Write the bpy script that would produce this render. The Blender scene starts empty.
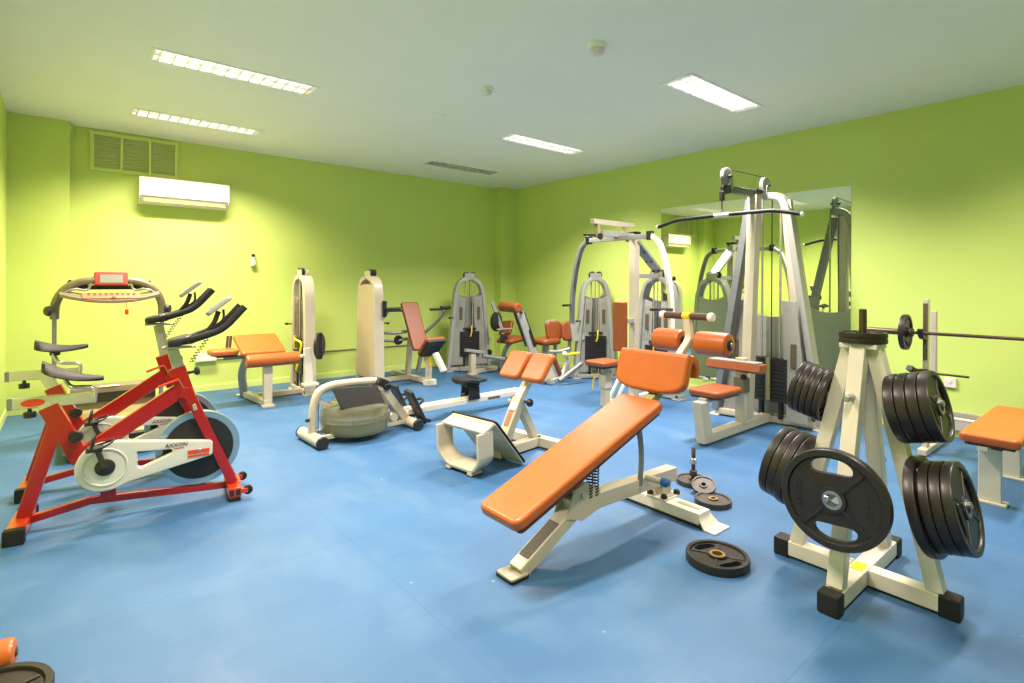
import bpy, bmesh, math, random
from mathutils import Vector, Matrix, Quaternion
V = Vector
PI = math.pi
COL = bpy.context.scene.collection
SC = bpy.context.scene

# ------------------------------------------------------------------ materials
def srgb(r, g, b):
    f = lambda c: (c / 255 / 12.92) if c / 255 <= .04045 else ((c / 255 + .055) / 1.055) ** 2.4
    return (f(r), f(g), f(b), 1)

def mat(name, col, rough=.5, metal=0., noise=0., scale=20., coat=0., trans=0., bump=0., bscale=200., ior=1.45, spec=.5):
    m = bpy.data.materials.new(name); m.use_nodes = True
    nt = m.node_tree; b = nt.nodes['Principled BSDF']
    b.inputs['Base Color'].default_value = col
    b.inputs['Roughness'].default_value = rough
    b.inputs['Metallic'].default_value = metal
    b.inputs['Coat Weight'].default_value = coat
    b.inputs['Coat Roughness'].default_value = .15
    b.inputs['Transmission Weight'].default_value = trans
    b.inputs['IOR'].default_value = ior
    b.inputs['Specular IOR Level'].default_value = spec
    tc = nt.nodes.new('ShaderNodeTexCoord')
    if noise:
        n = nt.nodes.new('ShaderNodeTexNoise'); n.inputs['Scale'].default_value = scale; n.inputs['Detail'].default_value = 5
        nt.links.new(tc.outputs['Object'], n.inputs['Vector'])
        mp = nt.nodes.new('ShaderNodeMapRange')
        mp.inputs['From Min'].default_value = .3; mp.inputs['From Max'].default_value = .7
        mp.inputs['To Min'].default_value = 1 - noise; mp.inputs['To Max'].default_value = 1 + noise
        nt.links.new(n.outputs['Fac'], mp.inputs['Value'])
        mx = nt.nodes.new('ShaderNodeMix'); mx.data_type = 'RGBA'; mx.blend_type = 'MULTIPLY'; mx.inputs[0].default_value = 1
        mx.inputs[6].default_value = col
        nt.links.new(mp.outputs['Result'], mx.inputs[7]); nt.links.new(mx.outputs[2], b.inputs['Base Color'])
    if bump:
        n2 = nt.nodes.new('ShaderNodeTexNoise'); n2.inputs['Scale'].default_value = bscale; n2.inputs['Detail'].default_value = 3
        nt.links.new(tc.outputs['Object'], n2.inputs['Vector'])
        bp = nt.nodes.new('ShaderNodeBump'); bp.inputs['Strength'].default_value = bump; bp.inputs['Distance'].default_value = .002
        nt.links.new(n2.outputs['Fac'], bp.inputs['Height']); nt.links.new(bp.outputs['Normal'], b.inputs['Normal'])
    return m

def emis(name, col, s):
    m = bpy.data.materials.new(name); m.use_nodes = True
    b = m.node_tree.nodes['Principled BSDF']
    b.inputs['Base Color'].default_value = (.8, .8, .8, 1)
    b.inputs['Emission Color'].default_value = col; b.inputs['Emission Strength'].default_value = s
    return m

M = {}
M['wall'] = mat('lime_green_paint', srgb(199, 217, 116), .55, noise=.03, scale=1.3, bump=.08, bscale=90)
M['base'] = mat('pale_lime_skirting_paint', srgb(206, 222, 132), .4, noise=.03)
M['ceil'] = mat('off_white_ceiling_paint', srgb(240, 238, 228), .8, noise=.015, scale=2)
M['cream'] = mat('cream_frame_paint', srgb(184, 175, 156), .35, noise=.04, scale=8, coat=.2)
M['white'] = mat('ivory_frame_paint', srgb(208, 202, 188), .35, noise=.03, scale=9, coat=.2)
M['silver'] = mat('silver_grey_frame_paint', srgb(154, 153, 150), .35, metal=.15, noise=.03, scale=8, coat=.2)
M['dgrey'] = mat('dark_grey_frame_paint', srgb(120, 122, 126), .4, metal=.2, noise=.04)
M['shroud'] = mat('grey_shroud_plastic', srgb(138, 137, 130), .5, noise=.03)
M['beige'] = mat('beige_cover_plastic', srgb(188, 170, 138), .5, noise=.03)
M['orange'] = mat('orange_vinyl', srgb(174, 89, 34), .4, noise=.05, scale=14, coat=.12, bump=.12, bscale=350)
M['rust'] = mat('dark_orange_vinyl', srgb(132, 69, 36), .42, noise=.05, scale=14, bump=.12, bscale=350)
M['vback'] = mat('brown_vinyl_backing', srgb(96, 48, 30), .6, noise=.06)
M['black'] = mat('black_plastic', srgb(34, 33, 34), .42, noise=.08)
M['rubber'] = mat('black_rubber', srgb(22, 21, 21), .6, noise=.1)
M['iron'] = mat('black_enamelled_iron', srgb(40, 35, 33), .4, metal=.15, noise=.12, scale=12, coat=.1, bump=.15, bscale=120)
M['ironw'] = mat('worn_grey_iron', srgb(74, 68, 64), .5, metal=.3, noise=.2, scale=25, bump=.25, bscale=150)
M['brass'] = mat('worn_brass_bush', srgb(176, 140, 88), .4, metal=.8, noise=.15)
M['chrome'] = mat('chrome', srgb(196, 194, 186), .26, metal=.75, noise=.05)
M['steel'] = mat('brushed_steel', srgb(170, 170, 172), .3, metal=.9, noise=.06)
M['darksteel'] = mat('dark_oiled_steel', srgb(92, 78, 66), .35, metal=.8, noise=.12)
M['red'] = mat('glossy_red_paint', srgb(146, 15, 13), .3, noise=.04, scale=6, coat=.5)
M['redorange'] = mat('orange_red_paint', srgb(180, 50, 22), .32, noise=.04, scale=6, coat=.4)
M['guard'] = mat('silver_plastic_guard', srgb(205, 204, 198), .35, metal=.1, noise=.02, coat=.2)
M['brown'] = mat('brown_foam_grip', srgb(82, 60, 50), .7, noise=.1)
M['yellow'] = mat('yellow_plastic', srgb(236, 200, 30), .4, noise=.04)
M['blue'] = mat('blue_plastic_cap', srgb(30, 96, 158), .35, noise=.05)
M['plastic'] = mat('white_plastic', srgb(226, 216, 208), .4, noise=.01)
M['grille'] = mat('olive_grille_paint', srgb(196, 204, 142), .6, noise=.03)
M['olive'] = mat('khaki_paint', srgb(150, 142, 96), .5, noise=.05)
M['bronze'] = mat('dark_champagne_plastic', srgb(118, 107, 84), .4, noise=.04, coat=.15)
M['red_panel'] = mat('console_red_plastic', srgb(170, 62, 44), .45, noise=.03)
M['screen'] = mat('grey_display', srgb(150, 156, 146), .25, noise=.02)
M['louvre'] = mat('bright_aluminium_louvre', srgb(228, 228, 226), .3, metal=.6, noise=.02)
M['troffer'] = mat('white_enamel_reflector', srgb(240, 238, 230), .4, noise=.01)
M['tank'] = mat('smoky_green_tank', srgb(214, 216, 200), .06, noise=.04, scale=5, trans=.92, ior=1.25)
M['water'] = mat('murky_tank_water', srgb(176, 176, 152), .1, noise=.1, scale=4, trans=.45, ior=1.3)
M['mirror'] = mat('mirror_silver', srgb(224, 234, 216), .012, metal=1.)
M['trunk'] = mat('grey_trunking', srgb(176, 168, 162), .5, noise=.03)
M['label'] = mat('dark_warning_label', srgb(84, 72, 56), .5, noise=.25, scale=60)
M['label_brown'] = mat('brown_sticker', srgb(150, 106, 78), .5, noise=.15, scale=60)
M['bluegrey'] = mat('pale_blue_metallic_rim', srgb(150, 176, 192), .25, metal=.7, noise=.03)
M['plate_white'] = mat('ivory_plate_paint', srgb(226, 222, 210), .4, noise=.03)
M['redglass'] = mat('red_tag', srgb(200, 60, 30), .4, noise=.03)
M['tubeW'] = emis('warm_fluorescent_tube', (1, .90, .78, 1), 3.2)
M['tubeC'] = emis('cool_fluorescent_tube', (1, .97, .97, 1), 4.0)
M['tubeO'] = mat('unlit_tube', srgb(190, 200, 180), .3, noise=.02)
M['bulbglass'] = mat('frosted_bulb_glass', srgb(232, 226, 196), .25, noise=.02)

def floor_material():
    m = bpy.data.materials.new('worn_blue_rubber_floor'); m.use_nodes = True
    nt = m.node_tree; b = nt.nodes['Principled BSDF']; L = nt.links
    tc = nt.nodes.new('ShaderNodeTexCoord')
    def noise(s, d=6, sc=(1, 1, 1)):
        mp = nt.nodes.new('ShaderNodeMapping'); mp.inputs['Scale'].default_value = sc
        L.new(tc.outputs['Object'], mp.inputs['Vector'])
        n = nt.nodes.new('ShaderNodeTexNoise'); n.inputs['Scale'].default_value = s; n.inputs['Detail'].default_value = d
        L.new(mp.outputs['Vector'], n.inputs['Vector']); return n
    def ramp(n, a, c, o='Fac'):
        r = nt.nodes.new('ShaderNodeMapRange'); r.inputs['From Min'].default_value = a; r.inputs['From Max'].default_value = c
        L.new(n.outputs[o], r.inputs['Value']); return r.outputs['Result']
    def mix(f, A, B, k=1.):
        x = nt.nodes.new('ShaderNodeMix'); x.data_type = 'RGBA'
        if isinstance(f, float): x.inputs[0].default_value = f
        else:
            if k != 1.:
                mm = nt.nodes.new('ShaderNodeMath'); mm.operation = 'MULTIPLY'; mm.inputs[1].default_value = k
                L.new(f, mm.inputs[0]); f = mm.outputs[0]
            L.new(f, x.inputs[0])
        for s, i in ((A, 6), (B, 7)):
            if isinstance(s, tuple): x.inputs[i].default_value = s
            else: L.new(s, x.inputs[i])
        return x.outputs[2]
    c = mix(ramp(noise(1.1), .3, .7), srgb(42, 86, 130), srgb(58, 100, 142))
    c = mix(ramp(noise(3.5, 8, (1, .5, 1)), .5, .72), c, srgb(88, 118, 146), .35)
    c = mix(ramp(noise(14, 4, (.4, 1.5, 1)), .58, .75), c, srgb(32, 82, 134), .35)
    # pale scuff specks
    vo = nt.nodes.new('ShaderNodeTexVoronoi'); vo.inputs['Scale'].default_value = 9; vo.inputs['Randomness'].default_value = 1
    L.new(tc.outputs['Object'], vo.inputs['Vector'])
    sp = nt.nodes.new('ShaderNodeMapRange'); sp.inputs['From Min'].default_value = .07; sp.inputs['From Max'].default_value = .045
    L.new(vo.outputs['Distance'], sp.inputs['Value'])
    g = ramp(noise(2.3, 2), .56, .64)
    mm = nt.nodes.new('ShaderNodeMath'); mm.operation = 'MULTIPLY'; L.new(sp.outputs['Result'], mm.inputs[0]); L.new(g, mm.inputs[1])
    c = mix(mm.outputs[0], c, srgb(150, 172, 188), .7)
    # sheet seams every 1.83 m
    sx = nt.nodes.new('ShaderNodeSeparateXYZ'); L.new(tc.outputs['Object'], sx.inputs[0])
    def seam(o, per, off, w=.004):
        a = nt.nodes.new('ShaderNodeMath'); a.operation = 'ADD'; a.inputs[1].default_value = off; L.new(sx.outputs[o], a.inputs[0])
        p = nt.nodes.new('ShaderNodeMath'); p.operation = 'PINGPONG'; p.inputs[1].default_value = per / 2; L.new(a.outputs[0], p.inputs[0])
        r = nt.nodes.new('ShaderNodeMapRange'); r.inputs['From Min'].default_value = w; r.inputs['From Max'].default_value = w * .4
        L.new(p.outputs[0], r.inputs['Value']); return r.outputs['Result']
    c = mix(seam('Y', 1.83, 1.05), c, srgb(24, 78, 132), .55)
    c = mix(seam('X', 3.7, 2.6), c, srgb(24, 78, 132), .4)
    L.new(c, b.inputs['Base Color'])
    r = nt.nodes.new('ShaderNodeMapRange'); r.inputs['To Min'].default_value = .42; r.inputs['To Max'].default_value = .62
    L.new(noise(5).outputs['Fac'], r.inputs['Value']); L.new(r.outputs['Result'], b.inputs['Roughness'])
    n = noise(160, 2); bp = nt.nodes.new('ShaderNodeBump'); bp.inputs['Strength'].default_value = .12; bp.inputs['Distance'].default_value = .002
    L.new(n.outputs['Fac'], bp.inputs['Height']); L.new(bp.outputs['Normal'], b.inputs['Normal'])
    return m
M['floor'] = floor_material()

# ------------------------------------------------------------------ mesh builder
def rrect(w, h, r, seg=5):
    """rounded rectangle outline centred on the origin"""
    pts = []
    for cx, cy, a in ((w/2-r, h/2-r, 0), (-w/2+r, h/2-r, 90), (-w/2+r, -h/2+r, 180), (w/2-r, -h/2+r, 270)):
        for i in range(seg+1):
            t = math.radians(a + 90*i/seg); pts.append((cx+r*math.cos(t), cy+r*math.sin(t)))
    return pts

def circle(r, n=32, cx=0, cy=0, ph=0):
    return [(cx+r*math.cos(2*PI*i/n+ph), cy+r*math.sin(2*PI*i/n+ph)) for i in range(n)]

def frame(o, x, y):
    """matrix with origin o, local x and (approx) local y"""
    x = V(x).normalized(); z = x.cross(V(y)).normalized(); y = z.cross(x)
    return Matrix(((x.x, y.x, z.x, o[0]), (x.y, y.y, z.y, o[1]), (x.z, y.z, z.z, o[2]), (0, 0, 0, 1)))

def bend(pts, r, seg=5):
    """round the corners of a polyline"""
    P = [V(p) for p in pts]; out = [P[0]]
    for i in range(1, len(P)-1):
        a, b, c = P[i-1], P[i], P[i+1]
        d1, d2 = (a-b), (c-b); k = min(r, d1.length*.49, d2.length*.49)
        p, q = b+d1.normalized()*k, b+d2.normalized()*k
        for j in range(seg+1):
            t = j/seg; out.append(p*(1-t)**2 + b*2*t*(1-t) + q*t*t)
    out.append(P[-1]); return out

class MB:
    def __init__(s, off=(0, 0, 0)):
        s.bm = bmesh.new(); s.off = V(off)
    def _add(s, t, mx=None):
        if mx is not None: bmesh.ops.transform(t, matrix=mx, verts=t.verts)
        me = bpy.data.meshes.new('tmp'); t.to_mesh(me); t.free(); s.bm.from_mesh(me); bpy.data.meshes.remove(me)
        return s
    def box(s, c, size, rot=None, bev=.004, seg=2):
        t = bmesh.new(); bmesh.ops.create_cube(t, size=1)
        bmesh.ops.scale(t, vec=V(size), verts=t.verts)
        b = min(bev, min(size)*.3)
        if b > 0: bmesh.ops.bevel(t, geom=t.edges[:], offset=b, segments=seg, affect='EDGES', profile=.5)
        m = Matrix.Translation(V(c))
        if rot is not None: m = m @ (rot if isinstance(rot, Matrix) else Matrix.Rotation(rot, 4, 'Z'))
        return s._add(t, m)
    def span(s, a, b, bev=.004):
        a, b = V(a), V(b)
        return s.box((a+b)/2, [abs(k) for k in (b-a)], bev=bev)
    def beam(s, p0, p1, w, h, side=None, bev=.005):
        """rectangular tube p0-p1; w = size along `side` (default horizontal), h = the other"""
        p0, p1 = V(p0), V(p1); d = p1-p0
        if side is None:
            side = V((0, 0, 1)).cross(d)
            if side.length < 1e-4*d.length+1e-6: side = V((1, 0, 0))
        mx = frame((p0+p1)/2, d, side)
        t = bmesh.new(); bmesh.ops.create_cube(t, size=1); bmesh.ops.scale(t, vec=(d.length, w, h), verts=t.verts)
        b = min(bev, w*.3, h*.3)
        if b > 0: bmesh.ops.bevel(t, geom=t.edges[:], offset=b, segments=2, affect='EDGES', profile=.5)
        return s._add(t, mx)
    def sweep(s, pts, prof, ref=None, cap=True):
        """sweep a closed 2-D profile along a polyline"""
        P = [V(p) for p in pts]; n = len(P); rings = []; t = bmesh.new()
        tg = []
        for i in range(n):
            a = P[max(i-1, 0)]; b = P[min(i+1, n-1)]
            if 0 < i < n-1: d = (P[i]-a).normalized() + (b-P[i]).normalized()
            else: d = b-a
            tg.append(d.normalized())
        if ref is None:
            ref = V((0, 0, 1)).cross(tg[0])
            if ref.length < .05: ref = V((1, 0, 0))
        N = V(ref); N = (N - tg[0]*N.dot(tg[0])).normalized()
        for i in range(n):
            if i: N = tg[i-1].rotation_difference(tg[i]) @ N
            N = (N - tg[i]*N.dot(tg[i])).normalized(); B = tg[i].cross(N)
            rings.append([t.verts.new(P[i]+N*x+B*y) for x, y in prof])
        m = len(prof)
        for i in range(n-1):
            for j in range(m):
                t.faces.new((rings[i][j], rings[i][(j+1) % m], rings[i+1][(j+1) % m], rings[i+1][j]))
        if cap:
            t.faces.new(rings[0][::-1]); t.faces.new(rings[-1])
        return s._add(t)
    def tube(s, pts, r, seg=12, rb=0., cap=True):
        if rb: pts = bend(pts, rb)
        return s.sweep(pts, circle(r, seg), cap=cap)
    def rtube(s, pts, w, h, rb=0., ref=None, rr=None):
        if rb: pts = bend(pts, rb)
        return s.sweep(pts, rrect(w, h, rr or min(w, h)*.2, 2), ref=ref)
    def lathe(s, c, axis, prof, seg=32, mx=None):
        """profile [(radius, height)...] turned about `axis` through c; closed at both ends"""
        ax = V(axis).normalized(); u = ax.orthogonal().normalized(); w = ax.cross(u); c = V(c)
        t = bmesh.new(); R = []
        for r, h in prof:
            if r < 1e-6: R.append([t.verts.new(c+ax*h)])
            else: R.append([t.verts.new(c+ax*h+(u*math.cos(2*PI*i/seg)+w*math.sin(2*PI*i/seg))*r) for i in range(seg)])
        for a, b in zip(R, R[1:]):
            for i in range(seg):
                j = (i+1) % seg
                if len(a) == 1 and len(b) == 1: continue
                if len(a) == 1: t.faces.new((a[0], b[j], b[i]))
                elif len(b) == 1: t.faces.new((a[i], a[j], b[0]))
                else: t.faces.new((a[i], a[j], b[j], b[i]))
        if (V(prof[0])-V(prof[-1])).length < 1e-7: bmesh.ops.remove_doubles(t, verts=t.verts, dist=1e-6)
        else:
            if len(R[0]) > 1: t.faces.new(R[0][::-1])
            if len(R[-1]) > 1: t.faces.new(R[-1])
        bmesh.ops.recalc_face_normals(t, faces=t.faces)
        return s._add(t, mx)
    def cyl(s, p0, p1, r, bev=.003, seg=20, r1=None):
        p0, p1 = V(p0), V(p1); L = (p1-p0).length; r1 = r if r1 is None else r1; b = min(bev, r*.4, r1*.4, L*.4)
        return s.lathe(p0, p1-p0, [(0, 0), (r-b, 0), (r, b), (r1, L-b), (r1-b, L), (0, L)], seg)
    def ring(s, c, axis, R, r, seg=36, rs=8):
        ax = V(axis).normalized(); u = ax.orthogonal().normalized(); w = ax.cross(u)
        t = bmesh.new(); c = V(c); Q = []
        for i in range(seg):
            a = 2*PI*i/seg; d = u*math.cos(a)+w*math.sin(a)
            Q.append([t.verts.new(c+d*(R+r*math.cos(2*PI*j/rs))+ax*r*math.sin(2*PI*j/rs)) for j in range(rs)])
        for i in range(seg):
            for j in range(rs):
                t.faces.new((Q[i][j], Q[(i+1) % seg][j], Q[(i+1) % seg][(j+1) % rs], Q[i][(j+1) % rs]))
        return s._add(t)
    def slab(s, outline, th, mx, bev=.0, seg=3, holes=(), both=True):
        """flat outline (2-D) with optional holes, thickness th centred on local z, bevelled rim"""
        if holes:
            cu = bpy.data.curves.new('tmp', 'CURVE'); cu.dimensions = '2D'; cu.fill_mode = 'BOTH'
            for ol in (outline,)+tuple(holes):
                sp = cu.splines.new('POLY'); sp.points.add(len(ol)-1); sp.use_cyclic_u = True
                for p, q in zip(sp.points, ol): p.co = (q[0], q[1], 0, 1)
            cu.extrude = max(th/2-bev, 1e-4); cu.bevel_depth = bev; cu.bevel_resolution = 1; cu.offset = -bev
            ob = bpy.data.objects.new('tmp', cu); me = ob.to_mesh()
            t = bmesh.new(); t.from_mesh(me); ob.to_mesh_clear(); bpy.data.objects.remove(ob); bpy.data.curves.remove(cu)
            bmesh.ops.remove_doubles(t, verts=t.verts, dist=1e-6); bmesh.ops.recalc_face_normals(t, faces=t.faces)
            return s._add(t, mx)
        t = bmesh.new()
        lo = [t.verts.new((x, y, -th/2)) for x, y in outline]; hi = [t.verts.new((x, y, th/2)) for x, y in outline]
        n = len(outline); t.faces.new(lo[::-1]); t.faces.new(hi)
        for i in range(n): t.faces.new((lo[i], lo[(i+1) % n], hi[(i+1) % n], hi[i]))
        bmesh.ops.recalc_face_normals(t, faces=t.faces)
        if bev:
            es = [e for e in t.edges if abs(e.verts[0].co.z-e.verts[1].co.z) < 1e-6 and (both or e.verts[0].co.z > 0)]
            bmesh.ops.bevel(t, geom=es, offset=bev, segments=seg, affect='EDGES', profile=.5)
        return s._add(t, mx)
    def loft(s, rings, cap=True):
        t = bmesh.new(); R = [[t.verts.new(V(p)) for p in r] for r in rings]; m = len(R[0])
        for a, b in zip(R, R[1:]):
            for j in range(m): t.faces.new((a[j], a[(j+1) % m], b[(j+1) % m], b[j]))
        if cap: t.faces.new(R[0][::-1]); t.faces.new(R[-1])
        bmesh.ops.recalc_face_normals(t, faces=t.faces)
        return s._add(t)
    def text(s, body, size, mx, th=.001):
        cu = bpy.data.curves.new('tmp', 'FONT'); cu.body = body; cu.size = size; cu.align_x = 'CENTER'; cu.align_y = 'CENTER'; cu.extrude = th; cu.resolution_u = 2
        ob = bpy.data.objects.new('tmp', cu); me = ob.to_mesh(); t = bmesh.new(); t.from_mesh(me)
        ob.to_mesh_clear(); bpy.data.objects.remove(ob); bpy.data.curves.remove(cu)
        return s._add(t, mx)
    def coil(s, p0, p1, R, r, turns, seg=10):
        p0, p1 = V(p0), V(p1); ax = (p1-p0); u = ax.orthogonal().normalized(); w = ax.normalized().cross(u); n = int(turns*seg)
        return s.sweep([p0+ax*(i/n)+(u*math.cos(2*PI*i/seg)+w*math.sin(2*PI*i/seg))*R for i in range(n+1)], circle(r, 5))
    def build(s, name, m, parent=None, ang=38):
        if s.off.length: bmesh.ops.translate(s.bm, vec=s.off, verts=s.bm.verts)
        me = bpy.data.meshes.new(name); s.bm.to_mesh(me); s.bm.free()
        me.materials.append(m if not isinstance(m, str) else M[m])
        me.polygons.foreach_set('use_smooth', [True]*len(me.polygons)); me.set_sharp_from_angle(angle=math.radians(ang)); me.update()
        o = bpy.data.objects.new(name, me); COL.objects.link(o)
        if parent is not None: o.parent = parent
        wn = o.modifiers.new('weighted', 'WEIGHTED_NORMAL'); wn.keep_sharp = True
        return o

def tag(o, label=None, cat=None, group=None, kind=None):
    if label: o['label'] = label
    if cat: o['category'] = cat
    if group: o['group'] = group
    if kind: o['kind'] = kind
    return o
def thing(name, label, cat, loc=(0, 0, 0), rz=0., group=None):
    o = bpy.data.objects.new(name, None); o.empty_display_size = .1; COL.objects.link(o)
    o.location = loc; o.rotation_euler = (0, 0, rz)
    return tag(o, label, cat, group)
def copy_tree(o, parent=None):
    c = o.copy(); COL.objects.link(c); c.parent = parent
    for ch in list(o.children): copy_tree(ch, c)
    return c
def struct(name, mb, m, ang=38):
    return tag(mb.build(name, m, None, ang), kind='structure')

# ------------------------------------------------------------------ room shell
XR, YB, XL, YF, H = 5.925, 7.248, -.475, -1.6, 2.932
MB().span((XL-.2, YF-.2, -.1), (XR+.2, YB+.2, 0), 0).build('floor', 'floor')['kind'] = 'structure'
struct('wall_back', MB().span((XL-.2, YB, 0), (XR+.2, YB+.2, H), 0), 'wall')
struct('wall_right', MB().span((XR, YF, 0), (XR+.2, YB, H), 0), 'wall')
struct('wall_left', MB().span((XL-.2, YF, 0), (XL, YB, H), 0), 'wall')
struct('wall_front', MB().span((XL-.2, YF-.2, 0), (XR+.2, YF, H), 0), 'wall')
struct('pillar_left', MB().span((XL, 7.07, 0), (-.008, YB, H), 0), 'wall')
struct('pillar_right', MB().span((5.593, 7.08, 0), (XR, YB, H), 0), 'wall')
bs = lambda a, b: MB().span(a, b, .004)
struct('baseboard_back', bs((-.008, YB-.014, 0), (5.593, YB, .075)), 'base')
struct('baseboard_right', bs((XR-.014, YF, 0), (XR, 7.08, .07)), 'base')
struct('baseboard_left', bs((XL, YF, 0), (XL+.014, 7.07, .075)), 'base')
struct('baseboard_pillar', MB().span((XL, 7.056, 0), (.006, 7.07, .075), .003).span((-.008, 7.056, 0), (.006, YB, .075), .003), 'base')

LX, LY = (1.02, 4.27), (.30, 2.45, 4.61, 6.285)
LIGHTS = [(x, y) for x in LX for y in LY]
FW, FD = 1.14, .255                       # recess opening of a light fitting
ceil = MB()
ceil.slab([(XL-.2, YF-.2), (XR+.2, YF-.2), (XR+.2, YB+.2), (XL-.2, YB+.2)], .02, Matrix.Translation((0, 0, H+.01)),
          holes=[[(x-FW/2, y-FD/2), (x+FW/2, y-FD/2), (x+FW/2, y+FD/2), (x-FW/2, y+FD/2)] for x, y in LIGHTS])
struct('ceiling', ceil, 'ceil')

# ------------------------------------------------------------------ ceiling lights
def make_light(kind):
    root = thing('ceiling_light', 'x', 'ceiling light', (0, 0, H), 0, 'recessed louvred ceiling lights')
    f = MB(); w, d = FW, FD
    for a, b in (((-w/2-.018, -d/2-.018), (w/2+.018, -d/2+.004)), ((-w/2-.018, d/2-.004), (w/2+.018, d/2+.018)),
                 ((-w/2-.018, -d/2+.004), (-w/2+.004, d/2-.004)), ((w/2-.004, -d/2+.004), (w/2+.018, d/2-.004))):
        f.span((a[0], a[1], -.006), (b[0], b[1], .003), .001)
    f.build('frame', 'troffer', root)
    r = MB()
    r.span((-w/2, -d/2, .085), (w/2, d/2, .09), 0)
    for y in (-d/2, d/2): r.span((-w/2, y-.002, 0), (w/2, y+.002, .09), 0)
    for x in (-w/2, w/2): r.span((x-.002, -d/2, 0), (x+.002, d/2, .09), 0)
    r.build('reflector', 'troffer', root)
    for y in (-.062, .062):
        MB().cyl((-w/2+.03, y, .06), (w/2-.03, y, .06), .013, .002, 14).build('tube', {'w': 'tubeW', 'c': 'tubeC', 'o': 'tubeO'}[kind], root)
    l = MB(); n = 13
    for i in range(n):
        x = -w/2+w*(i+.5)/n
        l.slab([(-.004, 0), (.004, 0), (.0012, .034), (-.0012, .034)][::-1], d-.012, frame((x, 0, .001), (1, 0, 0), (0, 0, 1)))
    for y in (-d/2+.006, 0, d/2-.006): l.span((-w/2+.003, y-.0025, .001), (w/2-.003, y+.0025, .035), 0)
    l.build('louvre', 'louvre', root)
    return root
def lamp(x, y, power, col):
    ld = bpy.data.lights.new('fluorescent_glow', 'AREA'); ld.shape = 'RECTANGLE'; ld.size = FW-.06; ld.size_y = FD-.05
    ld.energy = power; ld.color = col; ld.spread = math.radians(128)
    o = bpy.data.objects.new('fluorescent_glow', ld); COL.objects.link(o); o.location = (x, y, H-.012)
    return o
WARM, COOL = (1, .84, .68), (1, .90, .82)
PW, PC = 50, 58
light_labels = {
    (0, 0): ('lit louvred ceiling light just outside the top of the photo, closest to the camera', 'w'),
    (0, 1): ('lit louvred ceiling light outside the top of the photo, next along from the bikes', 'w'),
    (0, 2): ('large lit louvred ceiling light over the two red bikes', 'w'),
    (0, 3): ('lit louvred ceiling light just in front of the wall vent and air conditioner', 'w'),
    (1, 0): ('lit louvred ceiling light outside the photo, towards the flat orange bench', 'c'),
    (1, 1): ('brightest lit louvred ceiling light, above the lat pulldown and mirror side', 'c'),
    (1, 2): ('lit louvred ceiling light halfway between the unlit fitting and the brightest one', 'c'),
    (1, 3): ('dark unlit louvred ceiling fitting near the far corner', 'o')}
protos = {}
for (i, j), (lab, k) in light_labels.items():
    if j == 0: pass
    if k not in protos: protos[k] = o = make_light(k)
    else: o = copy_tree(protos[k])
    o.location = (LX[i], LY[j], H); o['label'] = lab
    if k != 'o':
        a = lamp(LX[i], LY[j], (PW if k == 'w' else PC), WARM if k == 'w' else COOL)
        a.parent = o; a.location = (0, 0, -.004); a.name = 'tube_glow'

# ------------------------------------------------------------------ ceiling and wall fittings
def detector(x, y, r, h, name, label):
    t = thing(name, label, 'smoke detector', (x, y, H))
    MB().lathe((0, 0, 0), (0, 0, -1), [(0, 0), (r*1.05, 0), (r*1.05, h*.25), (r*.95, h*.45), (0, h*.45)], 28).build('base', 'ceil', t)
    MB().lathe((0, 0, -h*.4), (0, 0, -1), [(0, 0), (r*.8, 0), (r*.78, h*.35), (r*.45, h*.6), (0, h*.62)], 28).build('sensor_head', 'plastic', t)
    return t
detector(2.753, 2.443, .062, .075, 'smoke_detector', 'larger round smoke detector on the ceiling between the bright lights')
detector(2.667, 3.57, .045, .065, 'smoke_detector', 'small round smoke detector on the ceiling in front of the flat disc')
tag(MB().lathe((2.748, 4.497, H), (0, 0, -1), [(0, 0), (.09, 0), (.09, .006), (.075, .014), (0, .016)], 32).build('ceiling_disc', 'ceil'),
    'flat pale cover disc on the ceiling near the unlit fitting', 'cover disc')

t = thing('wall_vent', 'wide olive louvred air vent high on the back wall', 'air vent', (.556, YB, 2.695))
f = MB()
w2, h2 = .40, .21
for a, b in (((-w2, -h2), (w2, -h2+.035)), ((-w2, h2-.035), (w2, h2)), ((-w2, -h2+.035), (-w2+.035, h2-.035)), ((w2-.035, -h2+.035), (w2, h2-.035)),
             ((-.14, -h2+.035), (-.115, h2-.035)), ((.115, -h2+.035), (.14, h2-.035))):
    f.span((a[0], -.028, a[1]), (b[0], 0, b[1]), 0)
f.build('frame', 'base', t)
for xa, xb in ((-.365, -.14), (-.115, .115), (.14, .365)):
    g = MB(); g.span((xa, -.004, -.175), (xb, 0, .175), 0)
    for i in range(13):
        z = -.168+.336*i/12; g.box(((xa+xb)/2, -.013, z), (xb-xa, .018, .003), Matrix.Rotation(math.radians(55), 4, 'X'), 0)
    g.build('grille', 'grille', t)

t = thing('air_conditioner', 'white wall-mounted air conditioner under the vent', 'air conditioner', (1.015, YB, 2.17))
b = MB(); prof = [(0, 0), (-.10, 0), (-.165, .045), (-.185, .075), (-.19, .27), (-.175, .285), (0, .285)]
b.slab([(-p[0], p[1]) for p in prof], .885, frame((0, 0, 0), (0, -1, 0), (0, 0, 1)), .006, 2); b.build('body', 'plastic', t)
MB().box((0, -.158, .032), (.80, .05, .006), Matrix.Rotation(math.radians(34), 4, 'X'), .001).build('air_flap', 'base', t)
MB().box((0, -.192, .078), (.86, .004, .006), bev=.001).build('seam_strip', 'shroud', t)

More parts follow.
